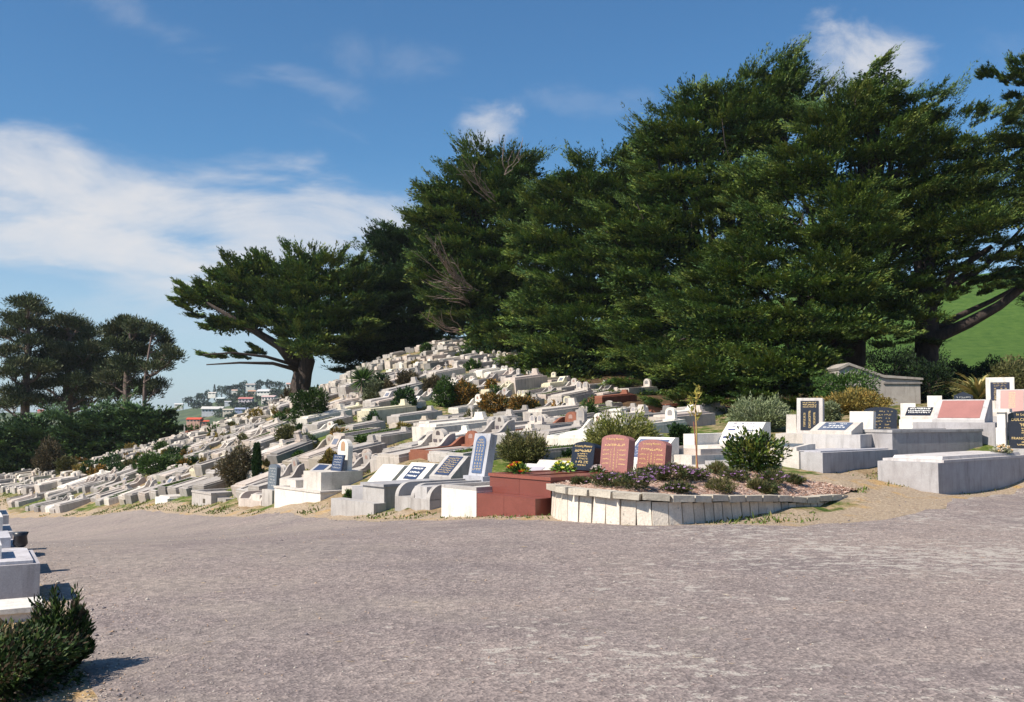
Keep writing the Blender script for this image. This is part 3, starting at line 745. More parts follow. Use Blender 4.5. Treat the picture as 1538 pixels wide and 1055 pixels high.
def flowers(px, py, z, label, cols, r=.16, seed=0, loc=None, group=None, n=46, leafc=((.05,.11,.02), (.08,.14,.03)), name='flower_bunch', blossoms=26):
    rg = np.random.default_rng(seed); p = plane_hit(px, py, z) if loc is None else Vector(loc)
    root = empty(name, p, 0, label, 'flowers', group)
    n2 = n*5; u = unit(rg.normal(size=(n2, 3))); u[:, 2] = np.abs(u[:, 2]); pos = u*np.array([r, r, r*.55])*rg.random((n2, 1))
    V = leaf_quads(pos, unit(u+rg.normal(size=(n2, 3))*.3), r*.5, r*.16, rg, .4); lc = np.array(leafc)[rg.integers(0, len(leafc), n2)]*(1+rg.normal(size=(n2, 1))*.2)
    leaves_object('leaves', V, np.clip(lc, .01, 1), M['leaf'], root)
    Vs, Cs = [], []
    u = unit(rg.normal(size=(blossoms, 3))); u[:, 2] = np.abs(u[:, 2]); c = u*np.array([r*.9, r*.9, r*.7]) + np.array([0, 0, .02])
    for i in range(blossoms):
        a = np.arange(8)/8*2*np.pi; D = unit(np.stack([np.cos(a), np.sin(a), np.full(8, .55)], 1)+u[i]*.5)
        Vs.append(leaf_quads(np.repeat(c[i:i+1], 8, 0), D, r*.24, r*.16, rg, .5)); Cs.append(np.repeat(np.array([cols[i % len(cols)]]), 8, 0)*(1+rg.normal()*.08))
    leaves_object('blossom', np.concatenate(Vs), np.clip(np.concatenate(Cs), .01, 1), M['leaf'], root)
    return root

def plane_hit(px, py, z):
    p = P(px, py, 1.0); return P(px, py, (z-EYE)/(p.z-EYE)) if p.z < EYE-.001 else P(px, py, 30)

FOOT = []    # footprints already taken: (x, y, half length along, half width, phi)
def taken(x, y, hl=1.0, hw=.45):
    for (fx, fy, fl, fw, ph) in FOOT:
        dx, dy = x-fx, y-fy; v = dx*math.sin(ph)+dy*math.cos(ph); u = dx*math.cos(ph)-dy*math.sin(ph)
        if abs(v) < fl+hl-.1 and abs(u) < fw+hw-.08: return True
    return False
def grave_root(px, py, w, L, label, corner='r', phi=PHI, pitch=0.0, group=None, name='grave', d=None, cat='grave'):
    """root at the middle of the grave; (px,py) is the foot of its near right (r) or near left (l) corner"""
    c = hit(px, py) if d is None else P(px, py, d)
    sx = w/2 if corner == 'r' else -w/2
    ax = Vector((math.cos(phi), -math.sin(phi), 0)); ay = Vector((math.sin(phi), math.cos(phi), 0))
    o = c - ax*sx + ay*(L/2)
    root = empty(name, o, -phi, label, cat, group, pitch)
    FOOT.append((o.x, o.y, L/2, w/2, phi)); return root
def local_on(root, px, py, h):
    """point on a level surface h above the root where a pixel's sight line lands, in the root's own axes"""
    p = plane_hit(px, py, root.location.z+h); v = p-Vector(root.location); a = -root.rotation_euler[2]
    return (v.x*math.cos(a)-v.y*math.sin(a), v.x*math.sin(a)+v.y*math.cos(a), h), p.y

# ---------- templates of the hillside kinds
def template(kind, seed=0):
    root = empty('grave', (0, 0, -50)); w, L = 1.0, 2.15; r = random.Random(seed)
    h = {'arch': .34, 'swept': .30, 'slab': .5, 'desk': .38, 'grass': .28, 'cross': .34, 'twin': .36, 'niche': .36, 'pillar': .34, 'broken': .3}[kind]
    g = (.5, .5, .5)
    B().box(-w/2-.03, w/2+.03, -L/2-.03, L/2+.03, -1.1, h).build('plinth', M['stone'], root, g, .02).location.z = 0
    inner = dict(arch='gravel', swept='gravel', desk='slab', grass='grass', cross='gravel', twin='slab', niche='gravel', pillar='slab', broken='grass', slab='slab')[kind]
    if kind in ('swept', 'niche'): swept_side(w, L, h, .12, .42).build('kerb', M['stone'], root, g, .012)
    elif kind != 'slab': ring(B(), w, L, h-.03, h+.11, .13).build('kerb', M['stone'], root, g, .012)
    if inner == 'slab':
        B().box(-w/2+.10, w/2-.10, -L/2+.10, L/2-.10, h-.02, h+.16 if kind != 'slab' else h+.08, top=.97, topy=.985).build('ledger', M['stone'], root, g, .02)
    elif inner == 'grass':
        B().box(-w/2+.12, w/2-.12, -L/2+.12, L/2-.12, h-.01, h+.05, top=.9).build('turf', M['turf'], root, g, .02)
        rg = np.random.default_rng(seed+5); n = 500; p = np.stack([rg.uniform(-.36, .36, n), rg.uniform(-.92, .92, n), np.full(n, h+.03)], 1)
        leaves_object('grass_tuft', leaf_quads(p, unit(rg.normal(size=(n, 3))*.4+[0, 0, 1]), rg.uniform(.06, .16, n), .035, rg, 0), pal((.07,.12,.02), (.13,.16,.04), (.09,.14,.03))[rg.integers(0, 3, n)], M['leaf'], root)
    else:
        B().box(-w/2+.12, w/2-.12, -L/2+.12, L/2-.12, h-.01, h+.04).build('gravel', M['gravel'], root, g)
    yh = L/2-.26
    if kind == 'arch': headstone(root, 0, yh, h+.04, .44, .46, .14, g, plaque=(.22, .22, .14, .11, (.3, .28, .27)))
    if kind == 'swept': headstone(root, 0, yh+.05, h+.02, .52, .54, .12, g, rise=.26, plaque=(.18, .18, .24, .09, (.36,.24,.2)))
    if kind == 'niche':
        hs = headstone(root, 0, yh, h+.03, .56, .46, .18, g, rise=.28, plaque=(.18, .14, .26, .09, (.10,.08,.08)))
        bb = B()
        for sx in (-.14, .14): bb.box(sx-.08, sx+.08, -.012, .01, .12, .22)
        bb.build('niche', M['plaque'], hs, (.12,.10,.11))
    if kind == 'desk': desk(root, 0, yh-.35, h+.08, .66, .42, .34, .16, g, plaque=(.40, .28, .08, (.16,.17,.21)))
    if kind == 'cross':
        b = B(); b.box(-.28, .28, -.02, .26, 0, .2, top=.85); b.box(-.06, .06, .07, .17, .2, .8); b.box(-.2, -.06, .07, .17, .5, .61); b.box(.06, .2, .07, .17, .5, .61)
        b.build('cross', M['stone'], root, g, .012).location = (0, yh-.05, h+.04)
    if kind == 'twin':
        for sx in (-.24, .24): headstone(root, sx, yh, h+.10, .34, .42, .11, g, base=False, plaque=(.2, .2, .2, .1, (.35,.33,.33)))
        B().box(-.46, .46, yh-.06, yh+.2, h+.02, h+.22).build('base', M['stone'], root, g, .012)
    if kind == 'pillar':
        b = B(); b.box(-.3, .3, -.1, .24, 0, .22); b.box(-.2, .2, -.02, .16, .22, .56, top=.86); b.box(-.23, .23, -.05, .19, .56, .62)
        b.build('headstone', M['stone'], root, g, .012).location = (0, yh, h+.04)
    if kind == 'broken': headstone(root, .03, yh, h+.02, .5, .42, .11, g, rise=.08, lean=-.22, base=False)
    if kind == 'slab':
        b = B(); b.box(-.26, .26, -.1, .1, 0, .1); b.box(-.2, .2, -.07, .07, .1, .3, top=.8); b.build('headstone', M['stone'], root, g, .01).location = (0, yh, h+.05)
    return root
M['gravel'] = plain('grave_gravel', (.42,.38,.34), .9, noise=.8, scale=60)
M['turf'] = plain('grave_turf', (.10,.13,.04), .95, noise=.6, scale=12)
PHRASE = {
 'arch': 'grave with small arched headstone', 'swept': 'grave with swept kerbs and arched stone', 'slab': 'plain box grave without headstone',
 'desk': 'grave with slanted plaque stone', 'grass': 'kerbed grave filled with grass', 'cross': 'kerbed grave with stone cross',
 'twin': 'grave with twin arched stones', 'niche': 'grave with niched arched headstone', 'pillar': 'grave with squat square headstone', 'broken': 'overgrown grave with leaning stone'}
KINDS = ['arch', 'swept', 'slab', 'desk', 'grass', 'cross', 'twin', 'niche', 'pillar', 'broken']
WT = [15, 15, 32, 4, 19, 2, 4, 10, 4, 8]
LANDMARKS = []     # (x, y, phrase)
GROUPK = 'weathered graves stepping up the hillside'

def place_grave(T, kind, x, y, colname, scale=(1, 1, 1), phi=PHI, z=None, light=1.0, pitch=None):
    s, c = math.sin(phi), math.cos(phi); Lh = 1.05*scale[1]
    zf, zh = G(x-s*Lh, y-c*Lh), G(x+s*Lh, y+c*Lh)
    if pitch is None: pitch = max(-.03, min(.3, math.atan2(zh-zf, 2*Lh)*rnd.uniform(.55, 1.0)))
    used = T[kind].get('used'); r = T[kind]['root']
    o = r if not used else copy_tree(r); T[kind]['used'] = True
    o.location = (x, y, (zf+zh)/2-.02); o.rotation_euler = (pitch, 0, -phi); o.scale = scale
    col = np.array(COL[colname])*light
    def paint(ob, k):
        for ch in ob.children:
            nm = ch.name.split('.')[0]
            if nm in ('plinth', 'kerb', 'ledger', 'headstone', 'cross', 'base'):
                f = rnd.uniform(.9, 1.08) if k else 1
                ch.color = (*np.clip(col*f, 0, .85), 1)
            paint(ch, 1)
    paint(o, 1)
    HILL.append([o, kind, colname, x, y])
    return o
HILL = []
def build_hill():
    T = {k: {'root': template(k, i)} for i, k in enumerate(KINDS)}
    # graves of a colour of their own that the photo singles out: near corner px,py, kind, colour, scale
    special = [
     (463,645,'slab','white painted',(1.15,1.25,1.25)), (378,664,'slab','off-white',(1.1,1.2,1.2)), (556,638,'slab','creamy yellow',(1.1,1.3,1.4)),
     (655,664,'slab','white painted',(1.5,1.5,1.35)), (815,640,'slab','off-white',(1.2,1.3,1.5)), (845,612,'twin','off-white',(1.1,1.1,1.5)),
     (538,668,'grass','dark stained grey',(1.1,1.5,1)), (586,672,'slab','weathered grey',(1,1.5,1)), (690,660,'niche','pale grey',(1,1,1)),
     (795,660,'swept','reddish brown',(1.1,1.25,1)), (420,625,'slab','pale grey',(1.3,1.6,1.2)), (735,668,'arch','white painted',(.9,.9,1)),
     (600,640,'slab','pale grey',(1,1.2,1)), (643,650,'slab','off-white',(1,1.5,1)), (585,605,'slab','pale grey',(1.3,1.3,1.6)),(520,595,'slab','pale grey',(1.1,1.3,1.3)),
     (775,592,'slab','pinkish cream',(1.3,1.2,1.8)), (655,575,'slab','off-white',(1,1.2,1.4)), (300,650,'grass','weathered grey',(1.1,1.5,1)),
     (345,675,'slab','off-white',(1.1,1.4,1)), (60,742,'slab','off-white',(1.4,1.7,1)), (95,742,'slab','white painted',(1.4,1.7,.9)),
     (905,612,'slab','reddish brown',(1,1.2,1)), (945,598,'arch','off-white',(1.1,1.1,1.2)),(820,628,'arch','creamy yellow',(1,1,1.1)),
     (975,655,'arch','white painted',(.9,.8,1)), (1010,645,'slab','pinkish cream',(1,1,1)),(1000,625,'slab','reddish brown',(1,1.5,1)),(1040,628,'desk','pale grey',(1,1,1)),
     (1075,640,'twin','weathered grey',(1,1,1)),
     # foreground left of the road: see build_left
    ]
    for (px, py, k, c, sc) in special:
        p = hit(px, py); q_ = float(np.interp(p.y, [28, 48, 65], [.95, .82, .68])); sc = (sc[0]*q_, sc[1]*q_, min(1.15, sc[2]*q_*.8)); s, cc = math.sin(PHI), math.cos(PHI)
        x = p.x - cc*.5*sc[0] + s*1.07*sc[1]; y = p.y + s*.5*sc[0] + cc*1.07*sc[1]
        if taken(x, y, 1.0*sc[1], .45*sc[0]): continue
        FOOT.append((x, y, 1.07*sc[1], .5*sc[0], PHI)); place_grave(T, k, x, y, c, sc)
    O = np.array([.3, 15.9]); ph = R(53)
    U = np.array([-math.cos(ph), math.sin(ph)]); Vv = np.array([math.sin(ph), math.cos(ph)])
    ridge = ([-60, 0, 290, 440, 500, 560, 690, 740, 780, 830, 900, 930, 960, 1010, 1060, 1100, 1140], [71, 71, 70, 71, 69, 68, 69, 66, 60, 54, 50, 44, 38, 37, 33, 29, 24])
    def shrink(y): return float(np.interp(y, [24, 44, 62], [.96, .74, .56]))
    cands = []; v = 1.25
    while v < 40:
        off = rnd.uniform(0, 1); u = -16+off; vv = v
        while u < 72:
            y0 = (O+U*u+Vv*vv)[1]; f = shrink(y0); wsc = rnd.uniform(.84, 1.12)*f
            x, y = O + U*(u+.56*wsc) + Vv*(v*1.0+rnd.uniform(-.25, .25)*f); u += 1.10*wsc+rnd.choice([.02, .04, .08, .25, 0])*f
            cands.append((x, y, wsc, f))
        v += 1.3
    cands.sort(key=lambda c: (round((c[0]*Vv[0]+c[1]*Vv[1])/1.3), c[0]))
    ok = []
    for (x, y, wsc, f) in cands:
        if y < 12: continue
        u_ = x/y*F+CX; 
        if u_ < -40 or u_ > 1085: continue
        if y > np.interp(u_, ridge[0], ridge[1]): continue
        if u_ > 380 and y < np.interp(u_, [380, 500, 620, 760, 900, 1000, 1085], [30, 28.5, 26, 24, 24, 30, 33]): continue
        if float(road_sdf(np.array(x-.8), np.array(y-.7))) > -.25: continue
        lsc = rnd.uniform(.85, 1.1)*f
        if taken(x, y, 1.05*lsc, .48*wsc): continue
        if any((x-bx)**2+(y-by)**2 < br**2 for bx, by, br in BUSHES): continue
        if math.sin(x*.9+y*.35)*math.sin(y*.62-x*.2) > .66 or rnd.random() < .02: continue
        ok.append((x, y, wsc, lsc)); FOOT.append((x, y, 1.07*lsc, .5*wsc, PHI))
    print('hill graves', len(ok), 'special', len(HILL), 'foot', len(FOOT))
    # far more than 300 of a kind: keep the ones that show largest as graves of their own, the rest become one
    ok.sort(key=lambda t: t[1])
    for (x, y, wsc, lsc) in ok[:262]:
        k = rnd.choices(KINDS, WT)[0]
        c = rnd.choices(list(COL), [24, 22, 16, 16, 7, 7, 9, 1, 2])[0]
        place_grave(T, k, x, y, c, (wsc, lsc, rnd.uniform(.6, 1.1)*shrink(y)), PHI+rnd.uniform(-.06, .06), light=rnd.uniform(.9, 1.1))
    rest = ok[262:]
    if rest:
        b = B(); cols = []
        for (x, y, wsc, lsc) in rest:
            n0 = len(b.bm.verts)
            mx = Matrix.Translation((x, y, G(x, y))) @ Matrix.Rotation(-PHI+rnd.uniform(-.08, .08), 4, 'Z') @ Matrix.Rotation(rnd.uniform(.06, .2), 4, 'X')
            w, L, h = .5*wsc, 1.08*lsc, rnd.uniform(.10, .34)*shrink(y)/.7; kd = rnd.random()
            b.box(-w, w, -L, L, -.7, h, mx)
            if kd < .5: b.box(-w+.09, w-.09, -L+.1, L-.1, h, h+rnd.uniform(.04, .12), mx, .95)
            else:
                t = .08; hk = h+rnd.uniform(.05, .1)
                for q in ((-w, -w+t, -L, L), (w-t, w, -L, L), (-w+t, w-t, -L, -L+t), (-w+t, w-t, L-t, L)): b.box(*q, h, hk, mx)
            if rnd.random() < .6:
                hw = w*rnd.uniform(.4, .66)*2; hh = rnd.uniform(.18, .34)
                b.prism(arch_pts(hw, hh, hw*rnd.choice([.5, .4, .12]), 6), 'y', L-.3, L-.18, mx @ Matrix.Translation((0, 0, h)) @ Matrix.Rotation(rnd.uniform(-.1, .1), 4, 'X'))
            c = np.array(COL[rnd.choices(list(COL), [24, 24, 18, 14, 5, 9, 9, 1, 1])[0]])*rnd.uniform(.9, 1.1); cols += [c]*(len(b.bm.verts)-n0)
        o = b.build('distant_graves', M['far_stone']); tag(o, 'carpet of small pale graves crowded over the far upper part of the hill', 'graves', kind='stuff')
        at = o.data.color_attributes.new('Col', 'FLOAT_COLOR', 'POINT'); c4 = np.ones((len(cols), 4), np.float32); c4[:, :3] = np.array(cols); at.data.foreach_set('color', c4.ravel())
    for k in KINDS:
        if not T[k].get('used'):
            for ch in list(T[k]['root'].children_recursive): bpy.data.objects.remove(ch)
            bpy.data.objects.remove(T[k]['root'])
ORD = ['nearest', 'second nearest', 'third nearest', 'fourth nearest', 'fifth nearest', 'sixth nearest', 'seventh nearest', 'eighth nearest', 'ninth nearest', 'tenth nearest',
       'eleventh nearest', 'twelfth nearest', 'thirteenth nearest', 'fourteenth nearest', 'fifteenth nearest']
def label_hill():
    L = np.array([(a, b) for a, b, _ in LANDMARKS]); bucket = {}
    for (o, k, c, x, y) in HILL:
        d = np.hypot(L[:, 0]-x, (L[:, 1]-y)); i = int(np.argmin(d))
        bucket.setdefault((k, c, i), []).append((d[i], o))
    for (k, c, i), lst in bucket.items():
        lst.sort(key=lambda t: t[0])
        for n, (d, o) in enumerate(lst):
            nm = LANDMARKS[i][2]
            tag(o, f"{c} {PHRASE[k]}, {ORD[min(n, len(ORD)-1)] + ' ' if len(lst) > 1 else 'near '}{nm}", 'grave', GROUPK)
# ------------------------------------------------------------------ graves built one by one
PALE = COL['pale grey']; CON = (.45, .425, .405); WHT = (.80, .76, .69); OFF = (.64, .59, .53); GREY = (.42, .40, .385)
def lines(n, y0, dy, h, w, seed, cells=(10, 16), ind=.03):
    r = random.Random(seed); return [(y0+i*dy, h, r.randint(*cells), ind+r.uniform(0, .08)*w*3) for i in range(n)]

def build_front():
    # red-brown granite double tomb beside the planter
    W, L = 1.56, 2.35
    g = grave_root(804, 776, W, L, 'polished red-brown granite double tomb stepped toward the road beside the stone planter')
    g.location.z = hit(804, 776).z; h = .54
    b = B(); b.box(-W/2, -.003, -L/2+.0, L/2, -.5, .27); b.box(.003, W/2, -L/2, L/2, -.5, .27); b.build('lower_step', M['granite'], g, RED, .008)
    b = B(); b.box(-W/2+.0, -.003, -L/2+.33, L/2, .272, h); b.box(.003, W/2, -L/2+.33, L/2, .272, h); b.build('upper_block', M['granite'], g, RED, .008)
    b = B(); ring(b, W+.04, L-.30, h+.002, h+.055, .16); o = b.build('rim', M['granite'], g, (.27, .09, .065), .008); o.location.y = .16
    for sx in (-.39, .39): B().box(sx-.28, sx+.28, -L/2+.6, L/2-.35, h+.001, h+.04).build('ledger', M['granite'], g, (.25,.085,.06), .008)
    (lx, ly, lz), dd = local_on(g, 872, 712, h)
    print('black stone local', lx, ly)
    hs = headstone(g, -.39, L/2-.22, h+.05, .58, .52, .2, BLACK, 'granite', rise=.1, lean=.16, base=False, bevel=.006); hs['label'] = 'polished black headstone with curved top and gold lettering'
    mx = face_matrix((0, -.001, 0), .16)
    text_obj(hs, mx, [('In Loving Memory', 0, .42, .055)], M['gold'])
    b = B(); strokes(b, mx, .48, .38, [(0, .045, 11, .02), (.07, .025, 12, .1), (.11, .025, 12, .12), (.155, .025, 10, .1), (.21, .04, 11, .08), (.275, .025, 10, .13)], 3, cjk=False, fill=.92, weight=.22); b.build('inscription', M['gold'], hs)
    def redstone(gr, x, y, z, seed, label):
        hs = headstone(gr, x, y, z, .66, .66, .16, RED2, 'granite', rise=.09, lean=.12, base=False, bevel=.006); hs['label'] = label
        mx = face_matrix((0, -.001, 0), .12); text_obj(hs, mx, [('In Loving Memory', 0, .565, .052)], M['gold'])
        b = B(); strokes(b, mx, .56, .50, [(0, .04, 10, .03)], seed, fill=1, weight=.22)
        strokes(b, mx, .2, .43, [(i*.05, .034, 1, .085) for i in range(8)], seed+1, cjk=True)
        for q, (cx, cc) in enumerate(((-.2, 4), (.2, 7))):
            strokes(b, mx @ Matrix.Translation((cx, 0, 0)), .18, .40, [(i*.08, .024, cc, .01) for i in range(4)], seed+2+q, fill=1, weight=.25)
        for cx in (-.08, .08): strokes(b, mx @ Matrix.Translation((cx, 0, 0)), .1, .40, [(i*.042, .026, 1, .037) for i in range(8)], seed+5, cjk=True)
        b.build('inscription', M['gold'], hs); return hs
    redstone(g, .39, L/2-.2, h+.05, 11, 'pinkish red granite headstone with gold columns of letters')
    # second red headstone: its own narrow plot behind the planter
    p = plane_hit(976, 716, g.location.z+.49)
    g2 = empty('grave', (p.x, p.y, g.location.z), -PHI, 'red granite headstone with bright gold columns just behind the purple flowers', 'grave')
    B().box(-.42, .42, -1.0, .35, -.5, .49).build('plinth', M['granite'], g2, RED, .008); FOOT.append((p.x, p.y, 1.0, .45, PHI))
    redstone(g2, 0, 0.0, .492, 23, 'pinkish red granite headstone with gold lettering')
    flowers(0, 0, 0, 'yellow and red flowers with green leaves on the red granite tomb edge', [(.75,.55,.03), (.8,.65,.05), (.6,.06,.04)], .2, 1, loc=g.matrix_basis @ Vector((-.5, -.45, h+.06)))
    flowers(0, 0, 0, 'yellow and lime daisies in front of the black headstone', [(.8,.75,.1), (.75,.8,.2)], .2, 2, loc=g.matrix_basis @ Vector((-.42, .55, h+.06)), leafc=((.1,.2,.03), (.14,.25,.05)))
    flowers(0, 0, 0, 'white flower bunch at the foot of the first red headstone', [(.8,.75,.7), (.8,.7,.68)], .13, 3, loc=g.matrix_basis @ Vector((.30, .70, h+.06)))

    # white box plot left of the red granite
    g = grave_root(663, 777, 1.0, 2.3, 'bright white box grave wedged against the red granite tomb', 'l'); h = .52
    B().box(-.5, .5, -1.15, 1.15, -.6, h).build('plinth', M['paint'], g, WHT, .012); ring(B(), 1.0, 2.3, h+.001, h+.06, .12).build('kerb', M['concrete'], g, CON, .01)
    o, mx = desk(g, 0, .25, h+.06, .85, .30, .5, .12, WHT, 'paint', (.5, .34, .1, (.45,.42,.45)))
    desk(g, .0, .85, h+.06, .95, .36, .3, .1, OFF, 'paint')
    # grey round-shouldered plot
    g = grave_root(593, 771, 1.2, 2.3, 'grey concrete grave with rounded shoulders and tall blue arched plaque stone', 'l'); h = .34
    B().box(-.6, .6, -1.15, 1.15, -.6, h).build('plinth', M['concrete'], g, CON, .012)
    for x0 in (-.6, -.05, .48):
        pts = [(-1.15, h-.02), (1.15, h-.02), (1.15, h+.27), (-.85, h+.27)] + [(-.85-.3*math.sin(math.pi*i/16), h-.02+.29*math.cos(math.pi*i/16)) for i in range(1, 8)]
        B().prism(pts, 'x', x0, x0+.12).build('shoulder', M['concrete'], g, CON, .015)
    B().box(-.48, .48, .9, 1.15, h, h+.25).build('back_kerb', M['concrete'], g, CON, .01)
    B().box(-.05+.12, .48, -1.13, .9, h, h+.23).build('slab', M['concrete'], g, (.5,.48,.47), .01)
    lp, _ = local_on(g, 715, 717, h+.27); print('tall stone', lp)
    hs = headstone(g, -.22, .62, h+.24, .54, .90, .18, (.46,.46,.49), 'concrete', rise=0, lean=.2, base=True); hs['label'] = 'tall leaning grey stone with blue arched plaque'
    mx = face_matrix((0, 0, .1), .2) @ Matrix.Translation((0, .06, 0))
    pl = B().prism(arch_pts(.33, .79, .165, 10), 'z', 0, .014, mx).build('plaque', M['plaque'], hs, (.08,.12,.22), .003)
    b = B(); m2 = mx @ Matrix.Translation((0, 0, .014)); strokes(b, m2, .27, .72, [(0, .03, 5, .06), (.06, .03, 8, .02)], 4, fill=1, weight=.2)
    for cx in (-.09, 0, .09): strokes(b, m2 @ Matrix.Translation((cx, 0, 0)), .075, .60, [(i*.062, .04, 1, .012) for i in range(8)], 9+int(cx*10), cjk=True)
    strokes(b, m2, .3, .1, [(0, .045, 6, .01)], 19, fill=1); b.build('inscription', M['gold'], hs)
    # grey square box plot with low step
    g = grave_root(577, 767, .85, 2.3, 'plain grey concrete box grave with low front step and slanted blue plaque'); h = .48
    B().box(-.42, .42, -1.15, 1.15, -.6, h).build('plinth', M['concrete'], g, CON, .012)
    B().box(-1.2, -.425, -.95, 1.15, -.6, h-.08).build('side_plinth', M['concrete'], g, (.38,.365,.37), .012)
    B().box(-1.25, .5, -1.45, -1.152, -.6, .16).build('step', M['concrete'], g, CON, .012)
    B().box(-.46, .46, -1.19, 1.19, h+.001, h+.06).build('capping', M['concrete'], g, (.4,.39,.4), .012)
    o, mx = desk(g, .05, .55, h+.06, .82, .52, .48, .14, CON, 'concrete', (.52, .58, .05, SLATE))
    b = B(); strokes(b, mx @ Matrix.Translation((0, .05, .012)), .48, .56, [(.03+i*.062, .03, 11-i % 3, .02) for i in range(8)], 31, fill=1, weight=.2); b.build('inscription', M['gold'], o)
    # big white plinth
    g = grave_root(412, 765, 2.4, 2.3, 'large bright white double plinth with two white desk stones facing the road', 'l'); h = .55
    B().box(-1.2, 1.2, -1.15, 1.15, -.8, h).build('plinth', M['paint'], g, WHT, .015)
    ring(B(), 2.44, 2.34, h+.001, h+.05, .16).build('kerb', M['paint'], g, OFF, .01)
    for (px, py, dd, lab, pl) in ((578, 729, 24.6, 'blank white desk stone left of the one with the blue plaque', None), (622, 728, 23.4, 'white desk stone with dark blue plaque and three pale lines of letters', (.52, .42, .08, SLATE))):
        p = P(px, py, dd); w = empty('grave', p, -PHI, lab, 'grave'); FOOT.append((p.x, p.y, 1.0, .5, PHI))
        B().box(-.5, .5, -.9, .9, -1.0, .0).build('plinth', M['paint'], w, OFF, .012)
        o, mx = desk(w, 0, -.2, .001, .95, .48, .45, .2, WHT, 'paint', pl)
        if pl: b = B(); strokes(b, mx @ Matrix.Translation((0, .08, .012)), .44, .42, [(.05+i*.12, .05, 9, .02) for i in range(3)], 41, fill=1, weight=.4); b.build('inscription', M['whiteink'], o)
    # grave behind with white arch and dark slab
    g = grave_root(482, 736, .9, 1.2, 'white arched headstone with dark blue slab leaning in front', 'r', d=hit(513, 766).y+2.2); g.location.z = G(g.location.x, g.location.y)+.45
    B().box(-.45, .45, -.6, .6, -1.2, .05).build('plinth', M['paint'], g, OFF, .01)
    headstone(g, 0, .25, .05, .52, .80, .14, WHT, 'paint', rise=.26, base=False, plaque=(.2, .24, .5, .1, (.45,.27,.16)))
    hs = headstone(g, .12, .0, .05, .5, .42, .05, SLATE, 'plaque', rise=0, lean=.22, base=False, name='slab')
    b = B(); strokes(b, face_matrix((0, -.001, 0), .22), .42, .38, [(i*.07, .03, 9, .02) for i in range(5)], 12, fill=1); b.build('inscription', M['whiteink'], hs)
    g = grave_root(444, 740, .9, 1.4, 'low grey desk stone with blue slate plaque behind the white plinth', 'r', d=hit(470, 766).y+2.6); g.location.z = G(g.location.x, g.location.y)+.40
    B().box(-.45, .45, -.7, .7, -1.2, .05).build('plinth', M['paint'], g, OFF, .01); desk(g, 0, 0, .05, .8, .36, .42, .1, GREY, 'stone', (.5, .42, .05, SLATE))
    # pinkish double with curved ends
    g = grave_root(358, 764, 1.5, 2.2, 'pinkish cream double grave with rounded end panel left of the large white plinth', 'l'); h = .30
    B().box(-.75, .75, -1.1, 1.1, -.8, h).build('plinth', M['paint'], g, COL['pinkish cream'], .02)
    for x0 in (-.75, -.06, .63):
        pts = [(-1.1, h-.02), (1.1, h-.02), (1.1, h+.2)] + [(-.8-.3*math.sin(math.pi*i/12), h-.02+.22*math.cos(math.pi*i/12)) for i in range(0, 6)]
        B().prism(pts, 'x', x0, x0+.12).build('shoulder', M['paint'], g, COL['pinkish cream'], .015)
    B().box(.06, .63, -1.09, 1.0, h, h+.17).build('ledger', M['paint'], g, OFF, .02)
    o, mx = desk(g, .0, .6, h+.1, .8, .55, .3, .12, COL['pinkish cream'], 'paint')
    # grey low double, and low white one
    g = grave_root(288, 758, 1.6, 2.2, 'grey block-fronted double grave with square vent hole by the road', 'l'); h = .42
    B().box(-.8, .8, -1.1, 1.1, -.8, h).build('plinth', M['stone'], g, COL['pale grey'], .015)
    B().box(.15, .32, -1.112, -1.095, .12, .26).build('vent', M['plaque'], g, (.09,.07,.05)); B().box(.82, 1.5, -.9, 1.1, -.8, h-.1).build('side_plinth', M['stone'], g, COL['weathered grey'], .015)
    ring(B(), 1.64, 2.24, h+.001, h+.07, .14).build('kerb', M['stone'], g, COL['pale grey'], .012)
    headstone(g, -.3, .75, h, .5, .6, .1, COL['weathered grey'], plaque=(.22, .22, .2, .1, (.5,.48,.46))); headstone(g, .4, .75, h, .5, .56, .1, COL['pale grey'])
    g = grave_root(233, 757, 1.2, 1.9, 'low bright white kerb grave at the road edge in rough grass', 'l'); h = .26
    B().box(-.6, .6, -.95, .95, -.8, h).build('plinth', M['paint'], g, WHT, .015); B().box(-.5, .5, -.85, .85, h, h+.06, top=.96).build('ledger', M['stone'], g, OFF, .012)
    # dark stone and column
    g = grave_root(406, 731, .6, .5, 'dark blue-grey rounded headstone standing behind the pinkish cream grave', 'r', d=hit(418, 766).y+3.2, name='headstone', cat='headstone'); g.location.z = G(g.location.x, g.location.y)+.3
    B().box(-.32, .32, -.2, .2, -.8, .08).build('base', M['stone'], g, PALE, .01)
    hs = headstone(g, 0, -.06, .08, .52, .72, .12, (.13,.15,.18), 'plaque', rise=.1, base=False, name='slab')
    b = B(); strokes(b, face_matrix((0, -.001, 0), .05), .42, .62, [(i*.08, .035, 8, .03) for i in range(7)], 8); b.build('inscription', M['whiteink'], hs)

